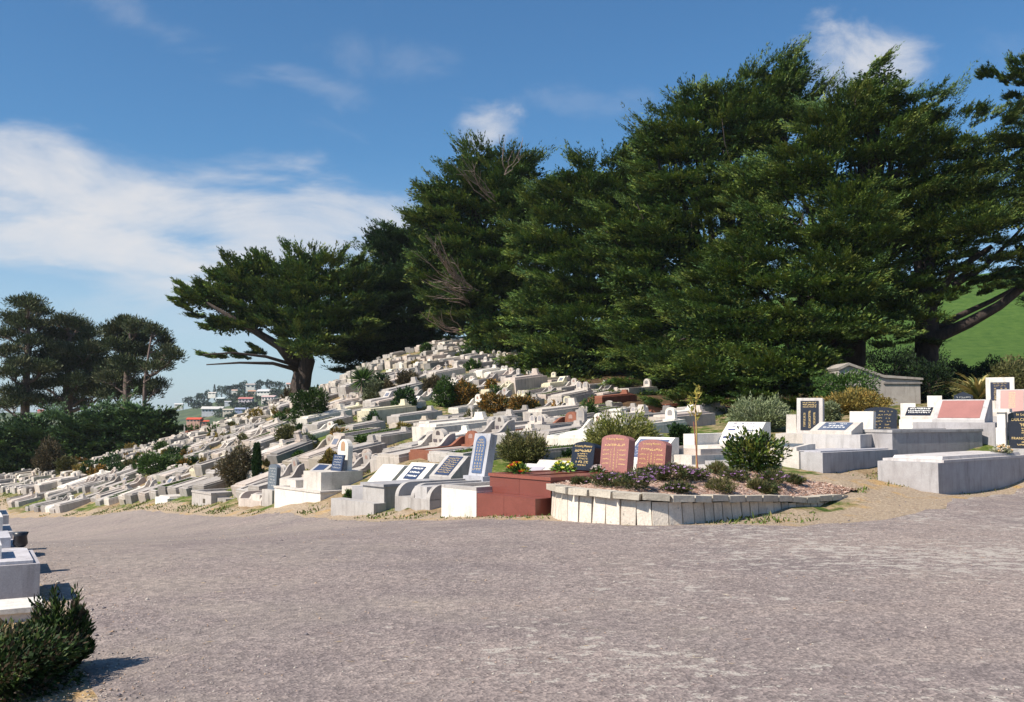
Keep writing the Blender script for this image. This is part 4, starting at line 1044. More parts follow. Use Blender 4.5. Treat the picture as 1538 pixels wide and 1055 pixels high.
def build_planter():
    # curved retaining wall of upright kerb blocks with a capping of the same blocks
    base = [(824,770,16.0), (846,778,15.0), (900,784,14.45), (960,787,14.15), (1020,786,14.2), (1090,779,14.85), (1160,771,15.7), (1215,764,16.5), (1268,756,17.4)]
    bp = [P(a, b, c) for a, b, c in base]; top = [.50, .50, .47, .44, .41, .35, .27, .17, .09]
    for p in bp: p.z = G(p.x, p.y)
    def along(s):
        n = len(bp)-1; f = min(max(s, 0), .99999)*n; i = int(f); t = f-i
        def cr(k): return bp[max(0, min(n, k))]
        p0, p1, p2, p3 = cr(i-1), cr(i), cr(i+1), cr(i+2)
        p = .5*((2*p1)+(p2-p0)*t+(2*p0-5*p1+4*p2-p3)*t*t+(3*p1-p0-3*p2+p3)*t**3)
        return p, top[i]*(1-t)+top[i+1]*t
    # arc length table
    ss = [i/600 for i in range(601)]; pts = [along(s) for s in ss]; acc = [0]
    for a, b in zip(pts, pts[1:]): acc.append(acc[-1]+(b[0]-a[0]).xy.length)
    tot = acc[-1]
    def at_len(q):
        s = float(np.interp(q, acc, ss)); p, h = along(s); p2, _ = along(min(1, s+.01)); p1, _ = along(max(0, s-.01))
        t = (p2-p1); t.z = 0; t.normalize(); return p, h, t
    root = empty('stone_planter', at_len(tot/2)[0], 0, 'low curved planter wall of upright pale concrete blocks capped with rough kerb blocks', 'planter')
    ro = Vector(root.location); r = random.Random(4)
    q = .0
    while q < tot-.2:
        w = r.uniform(.205, .255); p, h, t = at_len(q+w/2); nrm = Vector((t.y, -t.x, 0))
        hh = h-.085
        if hh > .04:
            tilt = r.uniform(-.05, .05) - (.12 if q < 1.2 else 0)
            mx = Matrix.Translation(p-ro-nrm*.03) @ Matrix(((t.x, -nrm.x, 0, 0), (t.y, -nrm.y, 0, 0), (0, 0, 1, 0), (0, 0, 0, 1))) @ Matrix.Rotation(tilt, 4, 'Y') @ Matrix.Rotation(-.10, 4, 'X')
            b = B(); b.box(-w/2+.013, w/2-.013, 0, .12, -.2, hh-.012, mx)
            b.jitter(.007, int(q*99))
            c = r.uniform(.78, 1.12); b.build('block', M['block'], root, (.80*min(c,1), .71*min(c,1), .60*min(c,1)), .018, seg=2)
        q += w
    q = 0.0
    while q < tot-.1:
        w = min(r.uniform(.38, .46), tot-q+.05); p, h, t = at_len(q+w/2); nrm = Vector((t.y, -t.x, 0)); p0, h0, _ = at_len(q); p1, h1, _ = at_len(q+w)
        sl = math.atan2((p1.z+h1)-(p0.z+h0), w)
        mx = Matrix.Translation(p-ro+Vector((0, 0, h-.085+r.uniform(-.006, .006)))-nrm*.0) @ Matrix(((t.x, -nrm.x, 0, 0), (t.y, -nrm.y, 0, 0), (0, 0, 1, 0), (0, 0, 0, 1))) @ Matrix.Rotation(-sl+r.uniform(-.015, .015), 4, 'Y') @ Matrix.Rotation(r.uniform(-.03, .03), 4, 'Z')
        b = B(); b.box(-w/2+.014, w/2-.014, -.045, .17, .0, .092, mx); b.jitter(.005, int(q*77)+5)
        c = r.uniform(.85, 1.1); b.build('capping_block', M['block'], root, (.54*c, .485*c, .40*c), .016, seg=2)
        q += w
    # raised bed of bark chips behind the wall
    n, m = 60, 16; vs, fs = [], []; back = [P(835,727,17.3), P(900,722,17.6), P(960,712,17.4), P(1040,705,17.8), P(1120,705,18.6), P(1180,712,19.0), P(1240,728,18.9), P(1290,745,18.2)]
    rg = np.random.default_rng(2)
    for i in range(n+1):
        p, h, t = at_len(tot*i/n); f = i/n*(len(back)-1); k = min(int(f), len(back)-2); bk = back[k].lerp(back[k+1], f-k); zb = max(bk.z, G(bk.x, bk.y)+.03)
        nrm = Vector((t.y, -t.x, 0)); a = p-nrm*.1; a.z = p.z+h-.06
        if i == n: a.z = p.z+.01
        e = Vector((bk.x, bk.y, zb))
        for j in range(m+1):
            v = a.lerp(e, j/m); v.z += .07*math.sin(math.pi*j/m)+rg.normal()*.008; 
            if j == m: v.z = min(v.z, G(v.x, v.y)+.02) if False else v.z-.25
            vs.append(tuple(v-ro))
    for i in range(n):
        for j in range(m): a = i*(m+1)+j; fs.append((a, a+1, a+m+2, a+m+1))
    me = bpy.data.meshes.new('bark_mulch'); me.from_pydata(vs, [], fs); me.update()
    mm, nt, bs = newmat('bark_chips'); k = N(nt); tc = nt.nodes.new('ShaderNodeTexCoord')
    vo = nt.nodes.new('ShaderNodeTexVoronoi'); vo.inputs['Scale'].default_value = 26; k.l(k.map(tc.outputs['Object'], (1, 2.2, 1)), vo.inputs['Vector'])
    sp = nt.nodes.new('ShaderNodeSeparateColor'); k.l(vo.outputs['Color'], sp.inputs[0])
    k.l(k.ramp(sp.outputs[0], [(0, (.12,.06,.04)), (.4, (.42,.25,.18)), (.8, (.62,.44,.34)), (1, (.7,.55,.45))]), bs.inputs['Base Color']); bs.inputs['Roughness'].default_value = .9
    k.bump(vo.outputs['Distance'], .8, .03, bs); me.materials.append(mm)
    o = bpy.data.objects.new('bark_mulch', me); link(o); o.parent = root
    bed = np.array(vs).reshape(n+1, m+1, 3) + np.array(ro)
    # loose chips
    nn = 5200; ii = rg.integers(0, n, nn); jj = rg.integers(0, m-1, nn); pc = bed[ii, jj]+(bed[ii+1, jj]-bed[ii, jj])*rg.random((nn, 1))+(bed[ii, jj+1]-bed[ii, jj])*rg.random((nn, 1)); pc[:, 2] += .006
    D = unit(rg.normal(size=(nn, 3))*np.array([1, 1, .22])); V = leaf_quads(pc, D, rg.uniform(.03, .08, nn), .022, rg, 2.5)
    cc = pal((.5,.33,.25), (.62,.46,.37), (.3,.17,.12), (.68,.55,.46), (.42,.25,.18))[rg.integers(0, 5, nn)]
    o = leaves_object('bark_chips', V, cc, M['leaf']); o.location = (0, 0, 0); o.parent = root; o.matrix_parent_inverse = Matrix.Translation(-ro); o['kind'] = 'stuff'
    def bedpt(px, py):
        """point of the bed seen at a pixel"""
        best = None; 
        for z in np.arange(.75, .0, -.02):
            p = plane_hit(px, py, z); d2 = np.hypot(bed[:, :, 0]-p.x, bed[:, :, 1]-p.y); i, j = np.unravel_index(np.argmin(d2), d2.shape)
            if d2[i, j] < .25 and bed[i, j, 2] >= z-.02: return Vector((p.x, p.y, z))
        return plane_hit(px, py, .35)
    PUR = [(.32,.17,.34), (.40,.24,.42), (.5,.34,.5), (.26,.13,.28)]
    gcol = pal((.05,.075,.028), (.075,.095,.035), (.13,.12,.045), (.05,.06,.03))
    spots = [
     (916,730,50,28,'left end of the bed beside the white flowers', 60), (955,733,58,34,'left of the bed above the wide capping block', 80), (1012,722,60,36,'middle of the bed below the sapling', 90), (985,722,44,30,'bed between the red headstone and the sapling', 70),
     (1043,722,46,26,'middle of the bed right of the sapling stake', 60), (1018,739,40,18,'middle front of the bed near the capping', 24), (1104,722,44,24,'bed beneath the glossy green shrub', 46),
     (1160,727,50,28,'right part of the bed beside the long grey tomb', 40), (1152,742,40,22,'right front of the bed', 20), (1192,728,34,20,'right end of the bed', 16), (872,728,26,12,'left end of the bed next to the red granite tomb', 8)]
    for i, (px, py, w, h, where, nf) in enumerate(spots):
        bush('flowering_clump', f'purple-flowered low clump, {where}', px, py, w*.95, h*.62, gcol, 50+i, leaf=.055, leafw=.014, n=1700, cat='flowering plant', group='purple flowering clumps in the stone planter',
             flower=(PUR, int(nf*.62), .028), stems=3, loc=bedpt(px, py), up=.9)
    for i, (px, py, w, h, where) in enumerate([(1082,742,38,20,'front middle of the planter bed'), (1136,738,20,14,'right half of the planter bed'), (1078,712,26,14,'back of the planter bed')]):
        bush('grass_clump', f'low brownish green tuft without flowers in the {where}', px, py, w, h, pal((.12,.12,.04), (.16,.14,.06), (.08,.1,.03)), 80+i, leaf=.07, leafw=.012, n=1300, cat='plant', group='plain tufts in the planter', stems=2, loc=bedpt(px, py), up=1.1)
    # sapling with stake
    p = bedpt(1046, 706); root = empty('sapling', p, 0, 'thin leafless sapling with yellowing top leaves rising from the planter', 'sapling'); s = p.y/F
    st = B(); H = 115*s; st.tube([(0, 0, -.1), (.01, 0, H*.5), (-.01, 0, H*.8), (.03, 0, H)], [.016, .014, .010, .005], 7)
    tips = []
    for (x, z0, x1, z1) in ((0, .86, .09, 1.0), (0, .80, -.08, .93), (0, .68, -.11, .80), (0, .9, .02, 1.06), (.0, .62, .06, .70)):
        st.tube([(x, 0, H*z0), ((x+x1)*.6, .0, H*(z0+z1)/2), (x1, 0, H*z1)], [.009, .006, .003], 5); tips.append((x1, 0, H*z1)); tips.append(((x+x1)*.6, 0, H*(z0+z1)/2))
    st.build('trunk', M['yellowbark'], root)
    rg = np.random.default_rng(8); T = np.array(tips); T = np.repeat(T, 8, 0)+rg.normal(size=(len(T)*8, 3))*.02; D = unit(rg.normal(size=T.shape)+np.array([0, 0, .7]))
    leaves_object('leaves', leaf_quads(T, D, rg.uniform(.07, .13, len(T)), .035, rg, .3), pal((.35,.3,.06), (.45,.36,.09), (.22,.22,.05))[rg.integers(0, 3, len(T))], M['leaf'], root)
    q = bedpt(1047, 708)+Vector((.02, -.05, -.05)); b = B(); b.tube([(0, 0, -.1), (-.075, .02, 78*s)], [.011, .010], 6); o = b.build('stake', M['stake']); o.location = q
    tag(o, 'thin reddish brown garden stake leaning beside the sapling', 'stake')
M['yellowbark'] = plain('yellow_bark', (.42,.29,.1), .8); M['stake'] = plain('reddish_wood', (.27,.09,.06), .8)

def build_right():
    # big grey tomb at the right, near corner (1410,743)
    W, L = 1.25, 3.9; ph = R(50)
    g = grave_root(1410, 743, W, L, 'big smooth grey concrete tomb with pale raised slab at the right road edge', phi=ph, d=19.2); h = .60; g.location.z = .0
    B().box(-W/2, W/2, -L/2, L/2, -.5, h).build('plinth', M['concrete'], g, (.43,.415,.42), .012)
    b = B(); b.box(-W/2+.0, W/2+.012, -L/2+.2, L/2, h+.001, h+.05); b.box(-W/2+.12, W/2-.10, -L/2+.36, L/2-.1, h+.052, h+.11, top=.97); b.build('ledger', M['concrete'], g, (.62,.58,.56), .012)
    # stone at its head: white pillar and black headstone
    p = P(1520, 674, 22.3)
    s = empty('grave', p, -R(38), 'black headstone with gold names beside a white pillar at the right edge', 'grave'); FOOT.append((p.x, p.y, .7, .8, ph))
    B().box(-.3, .95, -.15, 1.3, -1.0, .0).build('plinth', M['concrete'], s, (.5,.48,.46), .012)
    hs = headstone(s, .33, .1, 0.0, .84, .84, .1, BLACK, 'granite', rise=.1, lean=.03, base=False); hs['label'] = 'black headstone with gold lettering'
    mx = face_matrix((0, -.001, 0), .03)
    text_obj(hs, mx, [('In Loving', -.10, .73, .075), ('DULCIE GRAC', -.06, .61, .085), ('FRANCIS', .0, .49, .075), ('FRANCIS ANDR', -.06, .20, .078)], M['gold'])
    b = B(); strokes(b, mx, .7, .84, [(.28, .022, 14, .16), (.38, .026, 14, .2), (.43, .026, 16, .2), (.48, .026, 14, .2), (.53, .024, 10, .22), (.68, .03, 14, .2), (.74, .03, 18, .1)], 77, fill=.9, weight=.25); b.build('inscription', M['gold'], hs)
    b = B(); b.box(-.32, -.12, -.02, .2, 0, .46); b.box(-.29, -.12, .0, .18, .46, .80); b.box(-.36, -.02, -.04, .22, .80, .88); b.build('pillar', M['paint'], s, WHT, .015)
    flowers(0, 0, 0, 'peach and white flower bunch on the slab below the black headstone', [(.8,.72,.6), (.85,.6,.3), (.8,.75,.72)], .2, 6, leafc=((.2,.22,.12), (.3,.3,.2)), loc=(10.4, 21.4, .715))
    # long low grey tomb
    W, L = 1.15, 5.6
    g = grave_root(1236, 717, W, L, 'long low grey concrete tomb behind the planter running back toward the right', phi=R(51), d=20.6); h = .52; g.location.z = .22
    B().box(-W/2, W/2, -L/2, L/2, -.6, h).build('plinth', M['concrete'], g, (.47,.455,.46), .015); B().box(-W/2+.14, W/2-.14, -L/2+.14, L/2-.14, h-.02, h+.025).build('ledger', M['concrete'], g, (.50,.49,.52), .015)
    # wall row behind it with two round ended kerbs
    g = empty('grave', P(1390, 668, 24.3), -R(66), 'grey stepped kerb grave with two rounded kerb ends behind the long low tomb', 'grave'); FOOT.append((g.location.x, g.location.y, 1.8, .8, R(66)))
    B().box(-.55, .55, -2.2, 1.6, -.8, .12).build('plinth', M['concrete'], g, (.42,.40,.41), .015)
    for (px, w) in ((1362, 30), (1404, 26)):
        q = P(px, 666, 23.4)-Vector(g.location); a = R(66); lx = q.x*math.cos(a)-q.y*math.sin(a); ly = q.x*math.sin(a)+q.y*math.cos(a)
        pts = [(-.22, 0), (.22, 0)]+[(.22*math.cos(math.pi*i/10), .10+.2*math.sin(math.pi*i/10)) for i in range(11)]
        o = B().prism(pts, 'y', 0, .5).build('kerb_end', M['concrete'], g, (.55,.53,.51), .02); o.location = (lx, ly, 0); o.rotation_euler = (0, 0, R(66))
    g = grave_root(1288, 670, 1.0, 3.0, 'low rough grey kerb wall grave behind the flat plaque slab', 'l', phi=R(62), d=23.2); B().box(-.5, .5, -1.5, 1.5, -.8, .32).build('plinth', M['stone'], g, (.4,.385,.39), .02)
    ring(B(), 1.04, 3.04, .321, .38, .14).build('kerb', M['stone'], g, (.45,.43,.42), .012)
    # tall white stone with black plaque and gold columns
    p = P(1216, 652, 24.0); g = empty('grave', p, -R(26), 'tall pale headstone with black plaque and gold columns beside the grey-green bush', 'grave'); FOOT.append((p.x, p.y, .8, .6, ph))
    s = 24.0/F
    B().box(-.62, .5, -.9, .5, -.8, .02).build('plinth', M['paint'], g, OFF, .012)
    hs = headstone(g, 0, 0, .02, .60, .84, .26, (.62,.58,.55), 'concrete', rise=0, lean=.10, base=False)
    mx = face_matrix((0, 0, 0), .10) @ Matrix.Translation((0, .07, 0)); B().prism([(-.21, 0), (.21, 0), (.21, .70), (-.21, .70)], 'z', 0, .012, mx).build('plaque', M['plaque'], hs, BLACK, .003)
    m2 = mx @ Matrix.Translation((0, 0, .012)); b = B(); strokes(b, m2, .36, .67, [(0, .025, 9, .02), (.05, .03, 9, .02), (.10, .025, 9, .02)], 6, fill=1, weight=.25)
    for cx, cs, nn, y0 in ((-.12, .028, 10, .26), (0, .04, 9, .2), (.11, .028, 9, .24)): strokes(b, m2 @ Matrix.Translation((cx, 0, 0)), .08, .67, [(y0+i*cs*1.18, cs, 1, .012) for i in range(nn)], 66+nn, cjk=True)
    b.build('inscription', M['gold'], hs)
    o = B().box(-.25, .0, 0, .22, 0, .44, top=.9).build('shoulder_block', M['paint'], g, OFF, .015); o.location = (-.32, .1, .02)
    # low slanted slab with mottled blue plaque, white blank stone behind
    p = P(1250, 659, 22.9); g = empty('grave', p, -R(40), 'low white desk stone with mottled blue-grey plaque, blank white stone behind', 'grave'); FOOT.append((p.x, p.y, .9, .7, ph))
    B().box(-.62, .72, -.2, 1.5, -.8, .10).build('plinth', M['concrete'], g, (.52,.5,.49), .012)
    o, mx = desk(g, .0, -.12, .10, .98, .27, .62, .1, OFF, 'paint', (.64, .52, .07, (.10,.13,.2))); b = B(); strokes(b, mx @ Matrix.Translation((0, .09, .012)), .6, .48, [(.06, .05, 5, .08), (.18, .06, 4, .12), (.3, .06, 6, .04)], 5, weight=.5); b.build('inscription', M['whiteink'], o)
    headstone(g, .28, 1.0, .10, .56, .52, .16, WHT, 'paint', rise=0, lean=.12, base=False, name='blank_stone')
    # flat plaque on white kerb
    p = P(1180, 683, 21.7); g = empty('grave', p, -R(50), 'low white kerb grave with flat blue-grey plaque left of the long tomb', 'grave'); FOOT.append((p.x, p.y, 1.2, .6, ph))
    B().box(-.6, .6, -.4, 2.0, -.8, .10).build('plinth', M['paint'], g, OFF, .012); o, mx = desk(g, 0, -.3, .10, .95, .13, .5, .2, OFF, 'paint', (.7, .4, .07, (.12,.15,.18)))
    # black broken-topped headstone with orange weed in front
    p = P(1322, 652, 26.2); g = empty('grave', p, -R(30), 'wide black headstone with bronze letters half hidden by an orange weed', 'grave'); FOOT.append((p.x, p.y, 1.0, .6, ph))
    B().box(-.6, 1.1, -1.1, .4, -.9, .02).build('plinth', M['stone'], g, GREY, .02)
    hs = headstone(g, 0, 0, .02, .82, .68, .14, BLACK, 'granite', rise=.1, lean=.1, base=False); b = B(); strokes(b, face_matrix((0, -.001, 0), .1), .7, .64, [(.06+i*.085, .03, 13, .04+.03*(i % 3)) for i in range(6)], 15); b.build('inscription', M['gold'], hs)
    hs = headstone(g, .78, .25, .02, .6, .38, .1, (.03,.02,.025), 'granite', rise=0, lean=.25, base=False, name='side_slab'); b = B(); strokes(b, face_matrix((0, -.001, 0), .25), .5, .36, [(.04+i*.07, .03, 10, .03) for i in range(4)], 25); b.build('inscription', M['gold'], hs)
    # white block with slanted black plaque
    p = P(1378, 647, 25.6); g = empty('grave', p, -R(38), 'white block grave with slanted black and silver plaque left of the red-brown panel', 'grave'); FOOT.append((p.x, p.y, .9, .6, ph))
    B().box(-.42, .42, -.1, 1.6, -.8, .28).build('plinth', M['paint'], g, WHT, .012)
    o, mx = desk(g, 0, .0, .28, .84, .32, .36, .18, OFF, 'paint', (.62, .36, .05, BLACK)); b = B(); strokes(b, mx @ Matrix.Translation((0, .06, .012)), .58, .34, [(.02, .06, 12, .03), (.12, .05, 14, .0), (.2, .05, 12, .02)], 55, fill=1, weight=.3); b.build('inscription', M['whiteink'], o)
    # red-brown granite panel on big grey desk block
    p = P(1438, 655, 24.6); g = empty('grave', p, -R(40), 'large grey desk block with blank red-brown granite panel on stepped plinth', 'grave'); FOOT.append((p.x, p.y, 1.2, .9, ph))
    B().box(-.95, .95, -.35, 2.0, -.8, .33).build('plinth', M['concrete'], g, (.43,.41,.42), .015)
    o, mx = desk(g, .02, .0, .33, 1.22, .56, .52, .2, (.53,.51,.5), 'concrete', (.98, .62, .05, RED2))
    # small black headstone behind it
    p = P(1447, 606, 31); g = empty('headstone', p, -R(25), 'small black gabled headstone peeping over the red-brown panel', 'headstone'); g.location.z -= .3
    B().box(-.36, .36, -.1, .25, -.8, .08).build('base', M['stone'], g, GREY, .01)
    hs = headstone(g, 0, 0, .08, .54, .58, .1, (.03,.035,.05), 'granite', rise=.12, base=False, name='slab', n=2); b = B(); strokes(b, face_matrix((0, -.001, 0), .05), .46, .5, [(.08+i*.08, .04, 9, .03) for i in range(5)], 35); b.build('inscription', M['whiteink'], hs)
    # pale stones in front of the vault
    for (px, py, w, h, d, lab) in ((1364, 624, .42, .34, 30, 'small square white stone in front of the concrete vault'), (1404, 617, .42, .44, 31, 'taller square off-white stone right of the concrete vault')):
        p = P(px, py, d); g = empty('grave', p, -R(25), lab, 'grave'); FOOT.append((p.x, p.y, .9, .5, ph))
        B().box(-.4, .4, -.6, .4, -1.2, .02).build('plinth', M['paint'], g, OFF, .012); headstone(g, 0, 0, .02, w, h, .14, WHT, 'paint', rise=0, base=False)
    # tall white frame with dark plaque, red-brown slanted plaque stone
    p = P(1503, 623, 28); g = empty('grave', p, -R(28), 'tall white framed headstone with dark gold-lettered panel beside the flax', 'grave'); FOOT.append((p.x, p.y, 1.1, .6, ph))
    B().box(-.5, .5, -1.3, .4, -1.0, .12).build('plinth', M['paint'], g, OFF, .012); B().tube([(-.1, -.7, .12), (-.1, -.7, .38)], [.16, .14], 12).build('urn', M['concrete'], g, OFF)
    hs = headstone(g, 0, 0, .12, .72, .92, .22, WHT, 'paint', rise=0, lean=.06, base=False); mx = face_matrix((0, 0, 0), .06) @ Matrix.Translation((0, .12, 0)); B().prism([(-.24, 0), (.24, 0), (.24, .66), (-.24, .66)], 'z', 0, .012, mx).build('plaque', M['plaque'], hs, (.03,.035,.06), .003)
    m2 = mx @ Matrix.Translation((0, 0, .012)); b = B(); strokes(b, m2, .4, .64, [(0, .03, 8, .02), (.06, .03, 6, .04)], 16, fill=1)
    for cx in (-.13, 0.03, .14): strokes(b, m2 @ Matrix.Translation((cx, 0, 0)), .08, .5, [(i*.055, .038, 1, .012) for i in range(8)], 61, cjk=True)
    b.build('inscription', M['gold'], hs)
    p = P(1520, 628, 26.0); g = empty('grave', p, -R(32), 'grey-framed desk stone with reddish brown plaque above the black headstone', 'grave'); FOOT.append((p.x, p.y, 1.1, .6, ph))
    B().box(-.5, .6, -1.0, 1.0, -1.0, .04).build('plinth', M['concrete'], g, (.5,.48,.47), .012)
    o, mx = desk(g, 0, .0, .04, .74, .70, .22, .2, (.58,.56,.54), 'concrete', (.54, .58, .06, RED2)); b = B()
    strokes(b, mx @ Matrix.Translation((0, .06, .012)), .4, .56, [(.03+i*.05, .03, 4, .12) for i in range(9)], 17, cjk=True); b.build('inscription', M['gold'], o)
    # white desk stone with blue lettering behind the glossy shrub
    p = P(1104, 676, 22.6); g = empty('grave', p, -R(46), 'white desk stone with dark blue letter panel behind the glossy shrub', 'grave'); FOOT.append((p.x, p.y, 1.1, .7, ph))
    B().box(-.75, .6, -.9, 1.2, -.8, .12).build('plinth', M['paint'], g, OFF, .012); B().box(-.75, -.45, -.9, 1.2, .121, .36).build('side_kerb', M['paint'], g, WHT, .02)
    o, mx = desk(g, .02, .0, .12, .98, .50, .46, .2, WHT, 'paint'); b = B(); m2 = mx @ Matrix.Translation((-.03, .04, 0)); strokes(b, m2, .8, .6, [(.04, .03, 6, .1), (.14, .03, 5, .1), (.24, .07, 3, .02), (.33, .03, 4, .1), (.45, .1, 3, .0)], 27, weight=.45); b.build('inscription', M['blueink'], o)
    p = P(1075, 709, 20.8); g = empty('grave', p, -R(56), 'pale stepped kerb grave directly behind the planter flowers', 'grave'); FOOT.append((p.x, p.y, 1.3, .8, ph))
    B().box(-.7, .7, -.6, 1.2, -.8, .16).build('plinth', M['concrete'], g, (.6,.57,.55), .02); B().box(.0, .66, -.3, .55, .161, .24).build('ledger', M['concrete'], g, (.45,.43,.42), .012)
    p = P(1020, 694, 21.6); g = empty('grave', p, -R(56), 'pinkish white low grave between the sapling and the second red headstone', 'grave'); FOOT.append((p.x, p.y, 1.3, .8, ph))
    B().box(-.9, .9, -.5, 1.6, -.8, .18).build('plinth', M['paint'], g, OFF, .02); ring(B(), 1.7, 1.6, .181, .30, .14).build('kerb', M['paint'], g, COL['pinkish cream'], .012).location.y = .6
    # white desk stone seen between the red headstones
    p = P(968, 702, 21.2); g = empty('grave', p, -R(50), 'white framed blue desk stone showing between the two red headstones', 'grave'); FOOT.append((p.x, p.y, 1.1, .7, ph))
    B().box(-.6, .6, -.9, 1.2, -.8, .12).build('plinth', M['paint'], g, WHT, .012); o, mx = desk(g, .0, -.1, .12, 1.0, .50, .50, .12, WHT, 'paint', (.82, .56, .02, (.10,.12,.2)))
    b = B(); strokes(b, mx @ Matrix.Translation((0, .03, .012)), .76, .54, [(.04+i*.08, .035, 10, .03) for i in range(6)], 37); b.build('inscription', M['whiteink'], o)
    # concrete vault under the trees
    c = P(1383, 612, 35.5); s = 35.5/F
    g = empty('vault', (c.x, c.y, G(c.x, c.y)-.4), -R(0), 'plain grey concrete burial vault with low sloping roof under the dark trees', 'vault'); z = c.z-g.location.z; H = 44*s
    x0 = -74*s; b = B(); prof = [(x0*1.65, -1), (0, -1), (0, z+H*.92), (x0*.75, z+H*1.0), (x0*1.45, z+H*1.42), (x0*1.65, z+H*1.25)]
    b.prism(prof, 'y', 0, 3.0); b.build('wall', M['stone'], g, (.44,.40,.36), .02)
    b = B(); b.box(x0*.75, .05, -.05, 3.05, z+H*.80, z+H*.86); b.build('cornice', M['stone'], g, (.30,.27,.25), .01)
    prof = [(.08, z+H*.93), (.08, z+H*1.0), (x0*.75, z+H*1.1), (x0*1.45, z+H*1.52), (x0*1.68, z+H*1.34), (x0*1.66, z+H*1.26), (x0*1.45, z+H*1.43), (x0*.75, z+H*1.01)]
    B().prism(prof, 'y', -.08, 3.08).build('roof', M['stone'], g, (.38,.34,.30), .01)

def build_left():
    # graves at the left of the camera, beside the road
    def blk(px, py, d, W, L, h, label, parts, ph=R(90)):
        p = P(px, py, d); g = empty('grave', (p.x, p.y, 0), R(29), label, 'grave', 'graves at the left road edge'); FOOT.append((p.x-W/2, p.y+L/2, L/2, W/2, 0))
        for nm, x0, x1, y0, y1, z0, z1, mat, c in parts: B().box(x0, x1, y0, y1, z0, z1).build(nm, M[mat], g, c, .01)
        return g
    c1 = (.45,.43,.45); wt = (.72,.69,.66)
    g = blk(59, 900, 8.45, 2.3, .95, .32, 'pale lilac-grey box grave standing just behind the dark foreground shrub', [
        ('plinth', -2.3, 0, 0, .95, -.3, .33, 'concrete', c1), ('ledger', -2.3, -.05, .05, .9, .332, .355, 'concrete', (.58,.56,.58)), ('slab', -2.2, -.28, .25, .7, .357, .47, 'concrete', wt)])
    blk(36, 868, 9.9, 2.3, .95, .3, 'grey kerb grave with black vase, second along the left road edge', [
        ('plinth', -2.3, 0, 0, .85, -.3, .26, 'concrete', (.5,.48,.5)), ('slab', -2.2, -.12, .1, .75, .262, .36, 'concrete', (.55,.54,.57))])
    b = B(); b.lathe([(.05, 0), (.07, .03), (.06, .1), (.075, .14)], 14); o = b.build('vase', M['plaque'], None, (.02,.02,.025), smooth=True); p = P(30, 830, 10.0); o.location = (p.x, p.y, .262); tag(o, 'small black vase on the second left-hand grave', 'vase')
    blk(18, 845, 11.4, 2.3, .95, .3, 'pale block grave with grass behind, third along the left road edge', [
        ('plinth', -2.3, 0, 0, .85, -.3, .24, 'concrete', (.52,.5,.5)), ('slab', -2.1, -.1, .1, .7, .242, .40, 'concrete', wt)])
    blk(12, 822, 13.0, 2.3, .95, .3, 'farthest pale kerb grave at the left road edge', [('plinth', -2.3, 0, 0, .85, -.3, .26, 'concrete', (.55,.53,.52)), ('kerb', -2.3, -.1, .1, .75, .262, .36, 'concrete', wt)])
    g = blk(66, 965, 7.75, 2.3, .95, .3, 'low white-capped kerb grave half buried in the foreground shrub', [
        ('plinth', -2.3, -.02, 0, .4, -.3, .08, 'paint', (.68,.65,.62)), ('kerb', -2.35, .0, -.03, .43, .082, .12, 'paint', WHT)])
# ------------------------------------------------------------------ shrubs on the slope
BUSHES = []
def reg(px, py, w, phrase=None, k=.4):
    p = hit(px, py); BUSHES.append((p.x, p.y, w*p.y/F*k+.35))
    if phrase: LANDMARKS.append((p.x, p.y, phrase))
GOLD = pal((.16,.13,.035), (.22,.16,.04), (.12,.11,.035), (.28,.19,.05)); OLIVE = pal((.10,.105,.035), (.13,.13,.045), (.075,.085,.03), (.16,.14,.06))
GREEN = pal((.035,.075,.016), (.05,.10,.02), (.07,.12,.025), (.025,.055,.015)); DGREEN = pal((.018,.042,.014), (.026,.055,.016), (.035,.07,.018), (.012,.03,.012))
BROWN = pal((.09,.075,.04), (.12,.09,.05), (.07,.065,.035), (.14,.11,.06)); SAGE = pal((.20,.24,.12), (.26,.30,.16), (.15,.18,.08), (.3,.33,.2)); ORANGE = pal((.30,.15,.03), (.10,.09,.03), (.38,.2,.04), (.07,.08,.03))
LIME = pal((.17,.19,.04), (.22,.23,.05), (.12,.14,.035), (.26,.25,.08))
